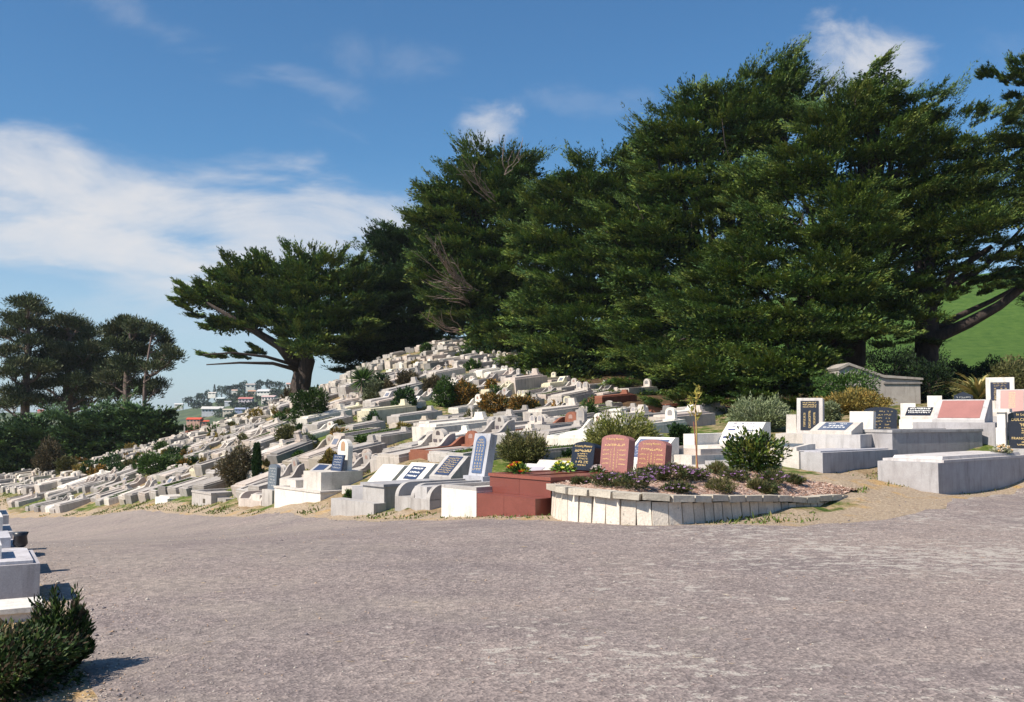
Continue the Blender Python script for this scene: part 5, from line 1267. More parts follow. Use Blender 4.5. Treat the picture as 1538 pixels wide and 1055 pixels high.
SHRUBS = [  # px, py(foot), w, h, palette, label, landmark phrase, shape, n
 (465,640,52,56,GREEN*.7,'dense rounded dark green bush standing on the left slope above the white grave','the rounded dark green bush','round',7000),
 (358,727,58,47,BROWN,'large brownish olive shrub beside the dark column cypress on the lower left slope','the large brown shrub','round',6000),
 (385,727,11,58,DGREEN,'narrow dark column cypress standing right of the brown shrub','','column',2600),
 (498,712,34,30,GOLD,'round golden brown shrub behind the white arched headstone','the round golden shrub','round',3600),
 (236,712,60,28,GREEN,'low spreading bright green shrub on the left of the slope','the low bright green shrub','round',4200),
 (432,668,28,26,OLIVE,'small olive shrub beside the red-topped grave','the small olive shrub','round',2200),
 (458,672,18,18,SAGE*.6,'small grey-green shrub below the round dark bush','','round',1500),
 (470,676,16,16,DGREEN,'tiny dark green shrub in the middle of the left slope','','round',1400),
 (563,605,34,30,SAGE*.55,'grey-green bush at the foot of the cabbage tree','the cabbage tree','round',3000),
 (583,600,26,26,BROWN,'brown-green bush right of the grey-green bush','','round',2200),
 (572,590,22,26,DGREEN,'dark pointed shrub behind the grey-green bush','','round',1800),
 (612,590,28,32,BROWN*.9,'brown bush high on the slope next to the green mound','the high brown bush','round',2800),
 (608,618,30,32,DGREEN*1.3,'dark green shrub with orange flecks in the upper middle slope','the dark orange-flecked shrub','round',2800),
 (650,592,26,26,BROWN,'reddish brown shrub left of the green and orange shrub pair','','round',2200),
 (668,612,34,38,GREEN,'fresh green bush next to the orange-brown shrub mid slope','the fresh green mid-slope bush','round',3200),
 (697,608,44,34,ORANGE,'orange-brown shrub right of the fresh green bush','the orange-brown shrub','round',3600),
 (742,620,48,24,ORANGE*.85,'spreading orange-flecked shrub in the middle of the upper slope','the spreading orange shrub','round',3200),
 (784,622,34,26,ORANGE*.7,'dark shrub flecked orange near the cypress edge','','round',2400),
 (715,640,36,24,OLIVE*.8,'loose dark olive shrub above the brown-edged grave','the loose dark olive shrub','wispy',2600),
 (785,697,72,50,OLIVE*1.25,'wide sage-olive shrub just behind the white desk stones','the wide sage-olive shrub','wispy',9000),
 (935,682,110,58,LIME,'large yellow-green broom-like shrub behind the two red headstones','the large yellow-green shrub','wispy',15000),
 (862,670,15,22,GREEN,'tiny cone-shaped conifer left of the yellow-green shrub','','cone',1400),
 (884,632,26,36,GREEN*1.1,'thin green shrub above the yellow-green shrub near the trees','the thin green shrub','wispy',2400),
 (1020,672,26,32,DGREEN,'dark leafy shrub in front of the shaded graves left of the sapling','','round',2200),
 (1141,648,92,50,SAGE,'large feathery grey-green bush left of the tall black-plaque headstone','','wispy',14000),
 (1272,618,84,58,GREEN*1.2,'broad mid-green shrub in front of the concrete vault','','round',6000),
 (1285,622,104,32,GOLD*1.25,'wide golden brown shrub in front of the concrete vault','','round',8000),
 (1247,634,30,26,SAGE*.85,'pale grey-green shrub behind the low white desk stone','','round',2200),
 (1326,647,28,26,pal((.42,.16,.05),(.5,.22,.07),(.3,.12,.04),(.2,.16,.05)),'rusty orange weed growing in front of the wide black headstone','','wispy',2400),
 (1400,604,60,58,DGREEN*.6,'added scrub, leaves coloured dark for the deep shade right of the concrete vault','','round',4200),  # added to fill the shaded gap; palette darkened to stand for the shade
 (1338,586,120,62,DGREEN*.6,'added scrub with shade-dark leaf colour behind the roof of the concrete vault','','round',7000),  # added behind the vault; shade under the trees put into the leaf colour
 (1385,582,70,58,DGREEN*.55,'added scrub coloured as deep shade at the foot of the forked cypress','','round',4600),  # added; leaf colour carries the shade around the trunk
 (1492,592,74,52,DGREEN*.6,'added scrub coloured dark as the shade below the meadow behind the flax','','round',4600),  # added dark band: shade under the meadow painted into the leaves
 (1545,588,70,46,DGREEN*.65,'added scrub coloured dark as the shade at the right edge below the meadow','','round',3600),  # continues the painted shade band to the edge
 (1440,596,56,50,DGREEN*.7,'added scrub coloured dark as the shade behind the off-white square stone','','round',4200),  # added shrub, its dark palette standing in for tree shade
 (1340,640,24,14,GREEN*.8,'small dark green weed at the side slab of the black headstone','','round',1300),
 (1425,661,12,14,LIME*.9,'tiny yellow-green clipped shrub between the grey kerbs','','round',1300),
 (1418,600,24,22,SAGE*.5,'small grey-green bush behind the off-white square stone','','round',1600),
 (1470,612,60,40,OLIVE*1.1,'mounded olive bush below the flax at the right','','round',5000),
 (1520,604,80,56,OLIVE*.95,'tall grey-brown bush at the right edge behind the white framed headstone','','round',8000),
 (100,712,32,24,OLIVE*.8,'yellowish olive bush right of the brown ball-shaped bush','the olive bush at the left end','round',2600),
 (74,712,40,46,BROWN*.9,'large ball-shaped brown bush at the left end of the hill','the ball-shaped brown bush','round',4600),
 (118,703,18,14,ORANGE*.7,'low orange-brown bush at the left edge of the slope','','round',1200),
 (275,705,16,12,GREEN,'low green weed patch below the left kerbs','','round',900),
 (545,668,20,10,GREEN*1.2,'tiny bright green tuft by the dark kerb grave','','round',900),
 (430,600,16,22,BROWN,'dry brown shrub at the foot of the leaning cypress trunk','','wispy',1200),
 (640,530,18,12,GREEN,'small green bush near the top of the slope','the green bush near the hilltop','round',900),
 (660,585,16,12,GREEN,'small green weed in the upper slope','','round',900),
 (525,760,16,22,GREEN*1.2,'bright green weed at the corner of the white plinth','','wispy',1400),
 (637,752,11,14,GREEN*.8,'small spiky weed growing in the rounded concrete grave','','wispy',700),
 (893,700,10,12,GREEN,'small green sprig behind the red headstones','','wispy',500),
]
_r = random.Random(77)
_where = ['left skyline', 'left slope', 'middle slope', 'upper slope', 'summit', 'right slope']
for _i in range(95):
    _px = _r.uniform(120, 860); _lo = np.interp(_px, [100, 440, 690, 860], [700, 610, 525, 600]); _py = _r.uniform(_lo, 715)
    _ww = _r.uniform(9, 22); _nm, _pl = _r.choice([('green', GREEN*1.1), ('olive', OLIVE), ('straw-coloured', GOLD*1.2), ('dark green', DGREEN*1.4), ('rusty', ORANGE)])
    SHRUBS.append((_px, _py, _ww, _ww*_r.uniform(.45, .9), _pl, f'small {_nm} weed tuft at photo spot', None, _r.choice(['round', 'wispy']), 700))
def register_shrubs():
    for (px, py, w, h, pl_, lab, ph, sh, n) in SHRUBS: reg(px, py, w, ph or None, .4 if ph is not None else .25)
    for px, py, ph in [(120,735,'the left road end'), (215,745,'the left road edge'), (320,720,'the vent-holed double grave'), (440,735,'the large white plinth'),
                       (620,735,'the grey round-shouldered grave'), (690,700,'the tall blue plaque stone'), (560,540,'the hilltop left skyline'), (690,520,'the summit cypresses'), (700,560,'the summit cypress skirt'),
                       (350,640,'the upper left skyline'), (240,665,'the low left skyline'), (830,600,'the lower cypress boughs'), (1000,640,'the shade under the trees'), (600,690,'the niched stones mid slope'),
                       (510,580,'the leaning cypress trunk'), (300,690,'the left grass strip'), (170,700,'the left headstone row'), (640,640,'the bright white box grave'), (850,640,'the white stones by the trees'), (540,700,'the mid-slope arched stones')]:
        p = hit(px, py); LANDMARKS.append((p.x, p.y, ph))
USED = {}
def build_shrubs():
    for i, (px, py, w, h, pl_, lab, ph, sh, n) in enumerate(SHRUBS):
        p_ = hit(px, py); d = p_.y
        if ph is None:
            i_ = min(range(len(LANDMARKS)), key=lambda q: math.hypot(LANDMARKS[q][0]-p_.x, LANDMARKS[q][1]-p_.y)); base_ = lab.replace(' at photo spot', '')
            n_ = USED.get((base_, i_), 0); USED[(base_, i_)] = n_+1; lab = f"{base_}, {ORD[n_] if n_ else 'near'} {LANDMARKS[i_][2]}"
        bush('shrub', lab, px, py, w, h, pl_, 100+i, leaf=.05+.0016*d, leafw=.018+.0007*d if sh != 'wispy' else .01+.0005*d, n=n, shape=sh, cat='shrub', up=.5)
    # glossy shrub in the bed and the foreground shrubs
    bush('shrub', 'glossy green leafy shrub at the back of the planter beside the long tomb', 1132, 718, 76, 72, pal((.05,.10,.018), (.09,.13,.02), (.03,.06,.015), (.16,.17,.03)), 400, leaf=.085, leafw=.04, n=3600, shape='round', cat='shrub',
         loc=P(1132, 722, 18.3), solid=.3, stems=12)
    dg = pal((.018,.036,.012), (.07,.05,.03), (.03,.06,.016), (.06,.09,.02), (.022,.045,.014), (.11,.09,.045))
    p = P(110, 1030, 6.25); bush('shrub', 'upright dark green conifer shrub at the lower left road edge', 0, 0, 0, 0, dg, 401, leaf=.042, leafw=.014, n=9000, cat='shrub', group='dark shrubs in the left foreground', loc=(p.x-.10, p.y, 0), size=(.19, .46), up=1.0, shape='wispy', stems=14, solid=.4)
    p = P(20, 1050, 6.0); bush('shrub', 'low broad dark shrub spilling over the white kerb in the lower left corner', 0, 0, 0, 0, dg, 402, leaf=.038, leafw=.016, n=17000, cat='shrub', group='dark shrubs in the left foreground', loc=(p.x-.12, p.y-.2, 0), size=(.50, .33), up=.5, stems=26, solid=.2)
    # cabbage tree
    p = hit(545, 608); s = p.y/F; root = empty('cabbage_tree', p, 0, 'small cabbage tree with spiky round head on the upper left slope', 'cabbage tree'); H = 36*s
    B().tube([(0, 0, -.2), (.05, 0, H*.4), (0, 0, H)], [.2, .15, .12], 8).build('trunk', M['twig'], root, smooth=True)
    rg = np.random.default_rng(9); n = 320; D = unit(rg.normal(size=(n, 3))+np.array([0, 0, .3])); Cn = np.tile([0, 0, H], (n, 1))+D*.1
    leaves_object('crown', leaf_quads(Cn, D, rg.uniform(.5, .85, n), .06, rg, .3), (GREEN*1.2)[rg.integers(0, 4, n)], M['leaf'], root)
    # flax
    p = P(1470, 606, 33); s = 33/F; root = empty('flax', p, 0, 'big straw-coloured flax with long drooping blades behind the right graves', 'flax'); Vs, fs, cs = [], [], []
    rg = np.random.default_rng(10); rr = random.Random(3)
    for i in range(90):
        a = rr.uniform(0, 6.28); L = rr.uniform(1.0, 1.75); el = rr.uniform(.6, 1.4); w = .05; n0 = len(Vs); c = rr.choice([(.42,.33,.13), (.5,.4,.18), (.3,.28,.1), (.15,.17,.06)])
        for k in range(7):
            t = k/6; r = L*math.cos(el)*t+L*.35*t*t; z = L*math.sin(el)*t-L*.42*t**2.6; ww = w*(1-t**2)*.9+.004
            x, y = math.cos(a)*r, math.sin(a)*r; Vs += [(x-math.sin(a)*ww, y+math.cos(a)*ww, z+.1), (x+math.sin(a)*ww, y-math.cos(a)*ww, z+.1)]; cs += [c, c]
        for k in range(6): fs.append((n0+2*k, n0+2*k+1, n0+2*k+3, n0+2*k+2))
    np_mesh('blades', np.array(Vs), np.array(fs), 4, M['leaf'], root, np.array(cs))
    # pole on the left skyline and red-topped grave roof edge
    p = hit(277, 662); b = B(); b.tube([(0, 0, -.3), (0, 0, .85)], [.05, .045], 8); b.tube([(-.02, 0, .85), (-.02, 0, 1.05)], [.02, .02], 6); o = b.build('marker_post', M['stone'], None, COL['pale grey']); o.location = p; tag(o, 'slim pale post standing on the left skyline of the graves', 'post')

# ------------------------------------------------------------------ the trees
def build_trees(q=1.0):
    T = dict(dens=q)
    cypress('broad leaning cypress alone at the left end of the hilltop, sky under its branches', 73, (452, 590), [
        (318,448,56,24), (296,440,34,12), (372,436,60,34), (345,415,36,16), (435,432,60,44), (452,400,34,16), (385,402,34,14), (500,425,46,40), (508,398,28,12), (385,474,54,24), (455,480,60,38), (520,480,48,54), (470,520,40,20,-3), (345,486,46,14), (335,534,34,5), (375,528,30,4), (322,548,22,4), (300,468,36,12), (282,452,26,8),
        ], .85, 21, updir=.2, fan=.42, pl=1.6, leafL=.3, leafW=.11, nl=81, name='cypress_tree', limbs=False, extra_limbs=[([(452,560,73), (420,520,72), (370,490,72), (310,455,71)], .45, .1), ([(450,560,73), (425,505,73), (395,450,73), (370,400,73)], .4, .08), ([(455,560,73), (452,500,73), (455,430,73)], .5, .1), ([(447,556,72.5), (410,546,70), (360,545,69), (310,548,68)], .16, .04), ([(447,550,72.5), (400,536,71), (350,530,70), (305,533,69)], .14, .04)],
        trunk_top=(470, 430, 73), **T)
    cypress('dark blue-green cypress behind the hill summit between the leaning tree and the big group', 80, (600, 560), [
        (600,385,44,40), (580,362,22,20), (640,377,44,36), (575,430,46,52), (620,440,55,60), (555,490,46,55), (610,510,62,52), (660,470,50,60), (660,360,40,40), (535,530,36,36), (655,530,46,30)], .7, 22, cols=CYP_DARK, updir=.3, fan=.2, pl=1.9, leafL=.32, leafW=.12, limbs=True, nl=81, dens=1.35)
    cypress('ragged-topped cypress with bare grey branches above the summit', 68, (730, 560), [
        (735,277,50,42), (712,244,26,20), (775,257,36,22), (680,305,50,42), (648,290,24,14), (640,330,28,20), (760,310,70,60), (700,370,70,60), (790,370,70,70), (740,420,90,60), (650,400,40,40), (700,460,60,50), (800,450,80,70), (740,500,60,40,-3), (780,520,60,50,-5), (722,540,30,18,-6),
        (700,430,40,26,-3)], .9, 23, updir=.25, fan=.15, pl=1.8, leafL=.28, leafW=.10, nl=81, **T)
    cypress('middle cypress with twin dark tips left of the tallest pair', 62, (900, 585), [
        (868,274,34,28), (905,274,32,28), (850,310,56,50), (920,310,60,56), (965,262,36,46), (880,380,80,66), (960,370,66,70), (850,450,70,60), (930,450,80,70), (880,520,90,56,-4), (950,530,70,50,-5), (820,540,60,36,-6), (850,575,70,22,-7), (975,310,50,60), (815,370,46,54,1), (812,470,50,50,-1)], .9, 24, updir=.25, fan=.15, pl=1.7, leafL=.27, leafW=.095, nl=81, **T)
    cypress('tall dense cypress with curved tips leaning toward the tallest crown', 54, (1060, 600), [
        (1045,162,34,28), (1020,197,30,28), (1080,177,46,40), (1125,152,36,36), (1168,132,30,36), (1192,112,14,28), (1040,225,56,50), (1130,210,70,60), (1180,170,40,50), (1010,280,50,50), (1090,300,80,66), (1000,360,56,60), (1060,400,84,66), (985,215,34,26), (1215,175,30,40), (1010,470,76,60), (1080,490,80,60), (1000,550,76,44,-4), (1070,570,80,36,-5), (940,590,40,16,-6), (950,420,50,60,1), (960,500,50,50), (945,340,44,50,1)], 1.0, 25,
        updir=.25, fan=.15, pl=1.6, leafL=.25, leafW=.085, nl=83, **T)
    cypress('tallest broad cypress with pointed summit in front of the vault', 44, (1250, 612), [
        (1317,117,20,26), (1312,152,52,26), (1290,180,66,36), (1370,180,60,30), (1240,215,60,46), (1330,230,90,50), (1400,215,44,36), (1200,270,66,46), (1290,290,90,56), (1390,280,70,50), (1160,350,70,46,-1), (1250,360,90,56,-2), (1350,350,80,50), (1430,300,50,40), (1120,420,86,40,-2), (1220,430,90,44,-4), (1310,420,70,40,-2), (1390,390,50,36),
        (1080,490,90,40,-4), (1180,500,90,40,-5), (1270,490,70,34,-5), (1080,560,90,36,-5), (1170,560,90,34,-6), (1215,545,60,26,-6), (1320,490,36,20,-4), (1190,600,70,18,-6), (1110,606,70,18,-6), (1020,600,50,16,-5), (1355,450,46,34), (1140,285,56,44,2)], 1.0, 26, updir=.35, pl=1.45, leafL=.2, leafW=.07, nl=97, **T)
    cypress('open-limbed dark cypress forking low beside the green meadow', 43, (1388, 590), [
        (1450,300,70,30), (1390,320,50,40), (1440,340,60,24), (1500,330,60,24,-1), (1470,380,60,16,1), (1520,290,50,26), (1480,250,60,26), (1440,230,46,24), (1520,210,44,24), (1430,280,40,24), (1500,180,50,14), (1400,360,40,26), (1420,425,50,14,1), (1510,415,40,10,1), (1475,190,30,12), (1560,380,50,26), (1560,250,50,40), (1500,385,60,22,-2), (1435,392,50,18,-2), (1400,420,30,16,-1), (1550,400,40,20,-2), (1470,345,60,26,-2), (1520,320,50,26,-2), (1450,415,40,12,-1.5), (1405,445,36,18,-2), (1480,432,50,12,-1.5), (1530,412,40,16,-2), (1500,400,60,18,-2), (1360,470,36,26,-2), (1350,510,40,20,-1)], .55, 27, updir=.25, pl=1.35, leafL=.18, leafW=.06, nl=83, cols=CYP*.85,
        extra_limbs=[([(1388,540,43), (1410,505,42.6), (1455,485,42), (1500,460,41.5), (1545,425,41)], .32, .15), ([(1392,520,43), (1400,460,43), (1430,410,42.5), (1490,370,42)], .30, .10), ([(1398,500,43), (1440,475,42.6), (1490,452,42.3), (1530,430,42)], .16, .07), ([(1386,530,43), (1385,450,43), (1375,370,43.5)], .34, .15), ([(1430,430,42.6), (1480,400,42), (1538,340,41.5)], .16, .05)],
        trunk_top=(1420, 250, 43), inner=.4, limbs=False, **T)
    cypress('cypress beyond the right edge reaching in with one bare-tipped bough', 47, (1640, 570), [
        (1530,112,44,14), (1500,122,40,7), (1570,110,50,24), (1590,200,60,60), (1600,300,60,60), (1525,150,24,6), (1600,420,60,50)], .8, 28, updir=.2, pl=1.2, leafL=.2, leafW=.06, nl=81, group='tall cypress trees on the hill', inner=.1, cols=CYP*.9, dens=q*.8, limbs=False, trunk_top=(1600, 180, 47))
    # bare grey branches in the ragged cypress
    rr = random.Random(6); o0 = P(700, 420, 62)
    r3 = [o for o in C.objects if o.get('label', '').startswith('ragged-topped')][0]
    for (x0, y0, x1, y1, n) in ((690,430,640,365,9), (715,440,660,400,9), (700,455,660,440,7), (740,300,700,240,6), (760,262,762,222,4), (690,500,650,480,5)):
        tw = B()
        for i in range(n):
            a = P(x0+rr.uniform(-5, 5), y0+rr.uniform(-5, 5), 64)-o0; e = P(x1+rr.uniform(-28, 28), y1+rr.uniform(-22, 22), 60.5+rr.uniform(-1, 2))-o0
            pts, rads = limb_curve(a, e, rr.uniform(-.3, .1), 5, .045, .01, rr); tw.tube(pts, rads, 4)
            for _ in range(3):
                k = rr.randint(2, 4); pe = pts[k]+(pts[5]-pts[k])*.6+Vector((rr.uniform(-.5, .5), rr.uniform(-.3, .3), rr.uniform(-.3, .5))); tw.tube([pts[k], pe], [.018, .006], 3)
        o = tw.build('bare_branch', M['twig'], r3); o.location = o0 - r3.location
    # left end: pines and low dark cypresses beyond the hill
    PC = pal((.05,.07,.026), (.07,.085,.034), (.038,.058,.024), (.09,.095,.045)); 
    pine('tall pine at the far left with bare pinkish lower trunk', 96, [(36,668), (38,600), (41,530), (44,460)], [
        (42,458,26,10), (58,470,20,8), (18,480,22,9), (38,488,28,10), (66,490,14,7), (14,505,20,9), (50,515,26,10), (12,530,24,9), (66,535,22,8), (30,548,24,8), (12,562,24,8), (60,560,18,6), (20,590,20,6), (8,610,16,10), (50,582,24,8), (35,602,26,8), (66,555,18,9)], .55, 31, PC*1.1)
    pine('broad dense pine second from the left', 99, [(100,650), (101,600), (102,560), (105,500)], [
        (100,486,22,10), (118,492,18,9), (138,505,14,9), (82,505,22,10), (110,512,30,12), (92,530,34,12), (138,530,22,12), (150,545,18,12), (78,552,26,10), (115,552,34,14), (100,575,30,10), (148,568,22,10), (65,578,20,7), (130,592,34,10), (160,590,24,9), (48,602,26,9), (95,606,34,10), (75,548,22,9), (160,558,16,9), (120,575,28,10), (150,525,16,9), (95,545,30,12)], .7, 32, PC)
    pine('rounded dark pine right of the broad one', 93, [(190,625), (190,580), (192,540), (195,500)], [
        (186,487,20,9), (206,494,16,9), (168,498,14,8), (190,506,28,11), (212,514,12,8), (178,522,20,8), (205,530,20,8), (185,545,22,7), (205,556,18,7), (165,570,20,8), (190,582,26,9), (212,578,14,7), (175,508,16,9), (195,530,26,11), (180,560,24,9), (170,595,24,9)], .45, 33, PC)
    pine('slender open pine with sky between its few tufts, rightmost of the left group', 90, [(215,605), (218,575), (222,540), (227,505)], [
        (230,498,13,6), (240,506,10,5), (249,515,8,3.5), (253,528,8,4), (262,536,9,5), (240,538,10,3), (232,553,22,4), (244,550,8,3), (238,580,12,6), (225,592,18,6)], .24, 34, PC)
    for i, (x, y, lab, rest) in enumerate([
        (60, 700, 'dark green low cypress at the far left foot of the hill', [(15,655,36,26), (50,664,46,26), (30,686,46,20), (75,676,34,22), (8,704,36,14), (50,642,34,16)]),
        (150, 692, 'wide layered green cypress in the middle of the left thicket', [(115,648,40,20), (155,630,40,16), (135,666,50,22), (180,652,44,22), (108,684,40,14), (165,682,46,12)]),
        (235, 675, 'low green cypress with flat layers reaching the red roof', [(205,626,34,14), (238,634,34,12), (222,650,48,16), (268,644,20,6), (210,670,42,10), (250,656,28,10)])]):
        cypress(lab, 84-i, (x, y), rest, .4, 41+i, cols=CYP_DARK*1.25, updir=.2, pl=2.0, leafL=.34, leafW=.13, nl=81, cat='tree', group='low cypresses below the left end of the hill', limbs=True, dens=q*.8)

# ------------------------------------------------------------------ the far hillside with houses
def far_profile(px):
    return np.interp(px, [-300, 0, 150, 260, 300, 335, 380, 430, 480, 560, 700, 900], [615, 613, 611, 612, 604, 594, 583, 578, 574, 570, 575, 600])
def build_far():
    D0, D1 = 430.0, 640.0; vs, fs = [], []; nx, ny = 90, 26
    def zfar(px, d):
        t = np.clip((d-D0)/(D1-D0), 0, 1.35); ztop = EYE+(HY-far_profile(px)-7)/F*D1
        return -15.8+(ztop+15.8)*(np.sin(np.pi/2*np.minimum(t, 1))**1.2)*(1 if np.ndim(t) == 0 and t <= 1 else np.where(t > 1, 1-(t-1)*.8, 1))
    for j in range(ny):
        d = D0-20+(D1+70-D0+20)*j/(ny-1)
        for i in range(nx):
            px = -300+1200*i/(nx-1); vs.append(((px-CX)/F*d, d, float(zfar(px, d))))
    for j in range(ny-1):
        for i in range(nx-1): a = j*nx+i; fs.append((a, a+1, a+nx+1, a+nx))
    me = bpy.data.meshes.new('distant_hill'); me.from_pydata(vs, [], fs); me.update()
    m, nt, b = newmat('distant_scrub'); k = N(nt); tc = nt.nodes.new('ShaderNodeTexCoord'); f = k.noise(tc.outputs['Object'], .09, 6, .7)
    k.l(k.ramp(f, [(.35, (.03,.05,.025)), (.55, (.07,.10,.04)), (.7, (.16,.15,.08))]), b.inputs['Base Color']); b.inputs['Roughness'].default_value = 1; me.materials.append(m)
    for p in me.polygons: p.use_smooth = True
    tag(link(bpy.data.objects.new('distant_hill', me)), kind='structure')
    def spot(px, py):
        for d in np.arange(D0, D1+1, 2.0):
            if P(px, py, d).z <= zfar(px, d)+.2: return P(px, py, d)
        return P(px, py, D1)
    rg0 = random.Random(12)
    WH, CR = (.75,.73,.68), (.65,.58,.48)
    houses = [ # px, py(foot), width px, wall h px, wall, roof, label
     (378,592,12,5,CR,(.5,.3,.2),'small house with orange roof high on the far hill left of the white ridge house'), (352,591,9,5,WH,(.55,.4,.33),'pale house with chimney on the far ridge between dark trees'),
     (376,583,14,6,WH,(.4,.36,.34),'white house with broad gable on the far ridge'), (398,592,28,5,WH,(.6,.6,.6),'long low white house below the far ridge'), (402,602,22,7,(.72,.66,.6),(.55,.4,.38),'cream two-storey house on the far slope right of the pink one'),
     (368,604,22,6,(.6,.52,.56),(.52,.2,.18),'pinkish grey house with red roof in the middle of the far slope'), (330,602,14,4,WH,(.6,.66,.66),'small white house with pale roof on the left of the far slope'),
     (342,606,10,3,(.6,.62,.66),(.6,.6,.62),'tiny pale shed below the small white house'), (318,620,32,7,(.55,.56,.6),(.62,.6,.57),'long grey house with windows at the foot of the far slope'), (342,620,16,5,CR,(.5,.45,.36),'tan-roofed house right of the long grey house'),
     (362,618,20,4,(.3,.35,.5),(.32,.36,.5),'blue-roofed low building at the foot of the far slope'), (268,610,13,3,WH,(.7,.68,.66),'white house at the far left low end of the ridge'), (318,593,13,3,WH,(.6,.55,.5),'small pinkish white house among trees on the left ridge'),
     (437,582,16,6,WH,(.55,.35,.3),'white house with reddish roof half behind the leaning trunk'),
     (290,634,24,5,(.5,.3,.25),(.62,.10,.06),'bright red roofed house showing above the left thicket'), (306,638,16,6,(.55,.3,.25),(.6,.12,.07),'red gabled house beside the bright red roof'), (60,620,10,4,(.4,.2,.18),(.55,.1,.08),'red roof glimpsed through the left pines'), (20,612,10,4,WH,(.6,.55,.5),'white house glimpsed through the far left pine')]
    for i, (px, py, w, h, wc, rc, lab) in enumerate(houses):
        near = 'red' in lab and py >= 630
        p = spot(px, py) if not near else P(px, py, 250); s = p.y/F; Wd, Hh = w*s*.9, h*s*.75; p = p*1.0 if near else P(px, py, p.y-14); Dp = Wd*.55
        r = empty('house', p, rg0.uniform(-.25, .25), lab, 'house', 'houses on the far hillside')
        B().box(-Wd/2, Wd/2, 0, Dp, -(14 if near else 2.2), Hh).build('wall', M['housewall'], r, wc)
        rh = max(Hh*.5, Wd*.13); ov = Wd*.05
        B().prism([(-ov, Hh), (Dp+ov, Hh), (Dp/2, Hh+rh)], 'x', -Wd/2-ov, Wd/2+ov).build('roof', M['housewall'], r, rc)
        if w >= 12:
            nw = max(2, int(w/5))
            for q in range(nw):
                x = -Wd/2+Wd*(q+.5)/nw; B().box(x-Wd/nw*.25, x+Wd/nw*.25, -.08, .1, Hh*.35, Hh*.78).build('window', M['houseglass'], r)
    # trees of the far slope
    cols = pal((.04,.065,.04), (.06,.085,.045), (.05,.075,.05)); kinds = [('dark',.9), ('olive',1.4), ('grey-green',1.15)]  # leaf colours lightened a little to suggest distance haze
    spots = [(283,606,14,9), (300,607,16,14), (312,600,14,13), (322,597,10,20), (333,592,14,12), (345,593,16,13), (358,590,16,13), (367,582,12,9), (390,580,14,8), (405,582,16,10), (420,583,14,9), (333,610,16,10), (350,603,16,11),
             (362,600,16,14), (352,612,16,9), (385,588,12,9), (390,602,14,7), (415,596,18,12), (375,614,26,9), (330,627,16,12), (295,614,18,10), (310,612,14,9), (425,600,16,12), (300,598,10,7), (405,612,20,10), (385,622,30,8), (350,630,20,9), (440,592,14,12), (365,590,8,6), (375,596,10,7), (345,585,10,5), (410,590,10,7)]
    where = {}
    for i, (px, py, w, h) in enumerate(spots):
        p = spot(px, py); s = p.y/F; W, H = w*s/2*1.0, h*s*.95; rg = np.random.default_rng(600+i); kn, km = kinds[i % 3]
        conical = (px, py) == (322, 597)
        lab = 'tall pointed conifer breaking the far skyline' if conical else f'{kn} rounded tree {"on the skyline" if py < 594 else "on the slope" if py < 608 else "at the foot"} of the far hill'
        n = 420; u = unit(rg.normal(size=(n, 3))); f = rg.random((n, 1))**.4
        if conical: z = rg.random(n); a = rg.uniform(0, 6.28, n); pos = np.stack([np.cos(a)*W*(1-z)*.8, np.sin(a)*W*(1-z)*.8, z*H], 1)
        else: pos = u*np.array([W, W, H*.55])*f*(1+.25*np.sin(u[:, :1]*5+i)); pos[:, 2] += H*.5
        V = leaf_quads(pos, unit(u+np.array([0, 0, .4])), W*.28, W*.2, rg, .5)
        root = empty('far_tree', p, 0, lab, 'tree', 'trees on the far hillside')
        cc = np.clip(cols[rg.integers(0, 3, n)]*km*(1+rg.normal(size=(n, 1))*.2), .004, 1); leaves_object('crown', V, cc, M['cyp'], root)
        B().tube([(0, 0, -2), (0, 0, H*.6)], [.35, .2], 5).build('trunk', M['bark'], root)
M['housewall'] = stone_mat('house_paint', stain=.1, lichen=0, rough=.8, grain=2, bump=0); M['houseglass'] = plain('dark_window', (.04,.05,.07), .2)

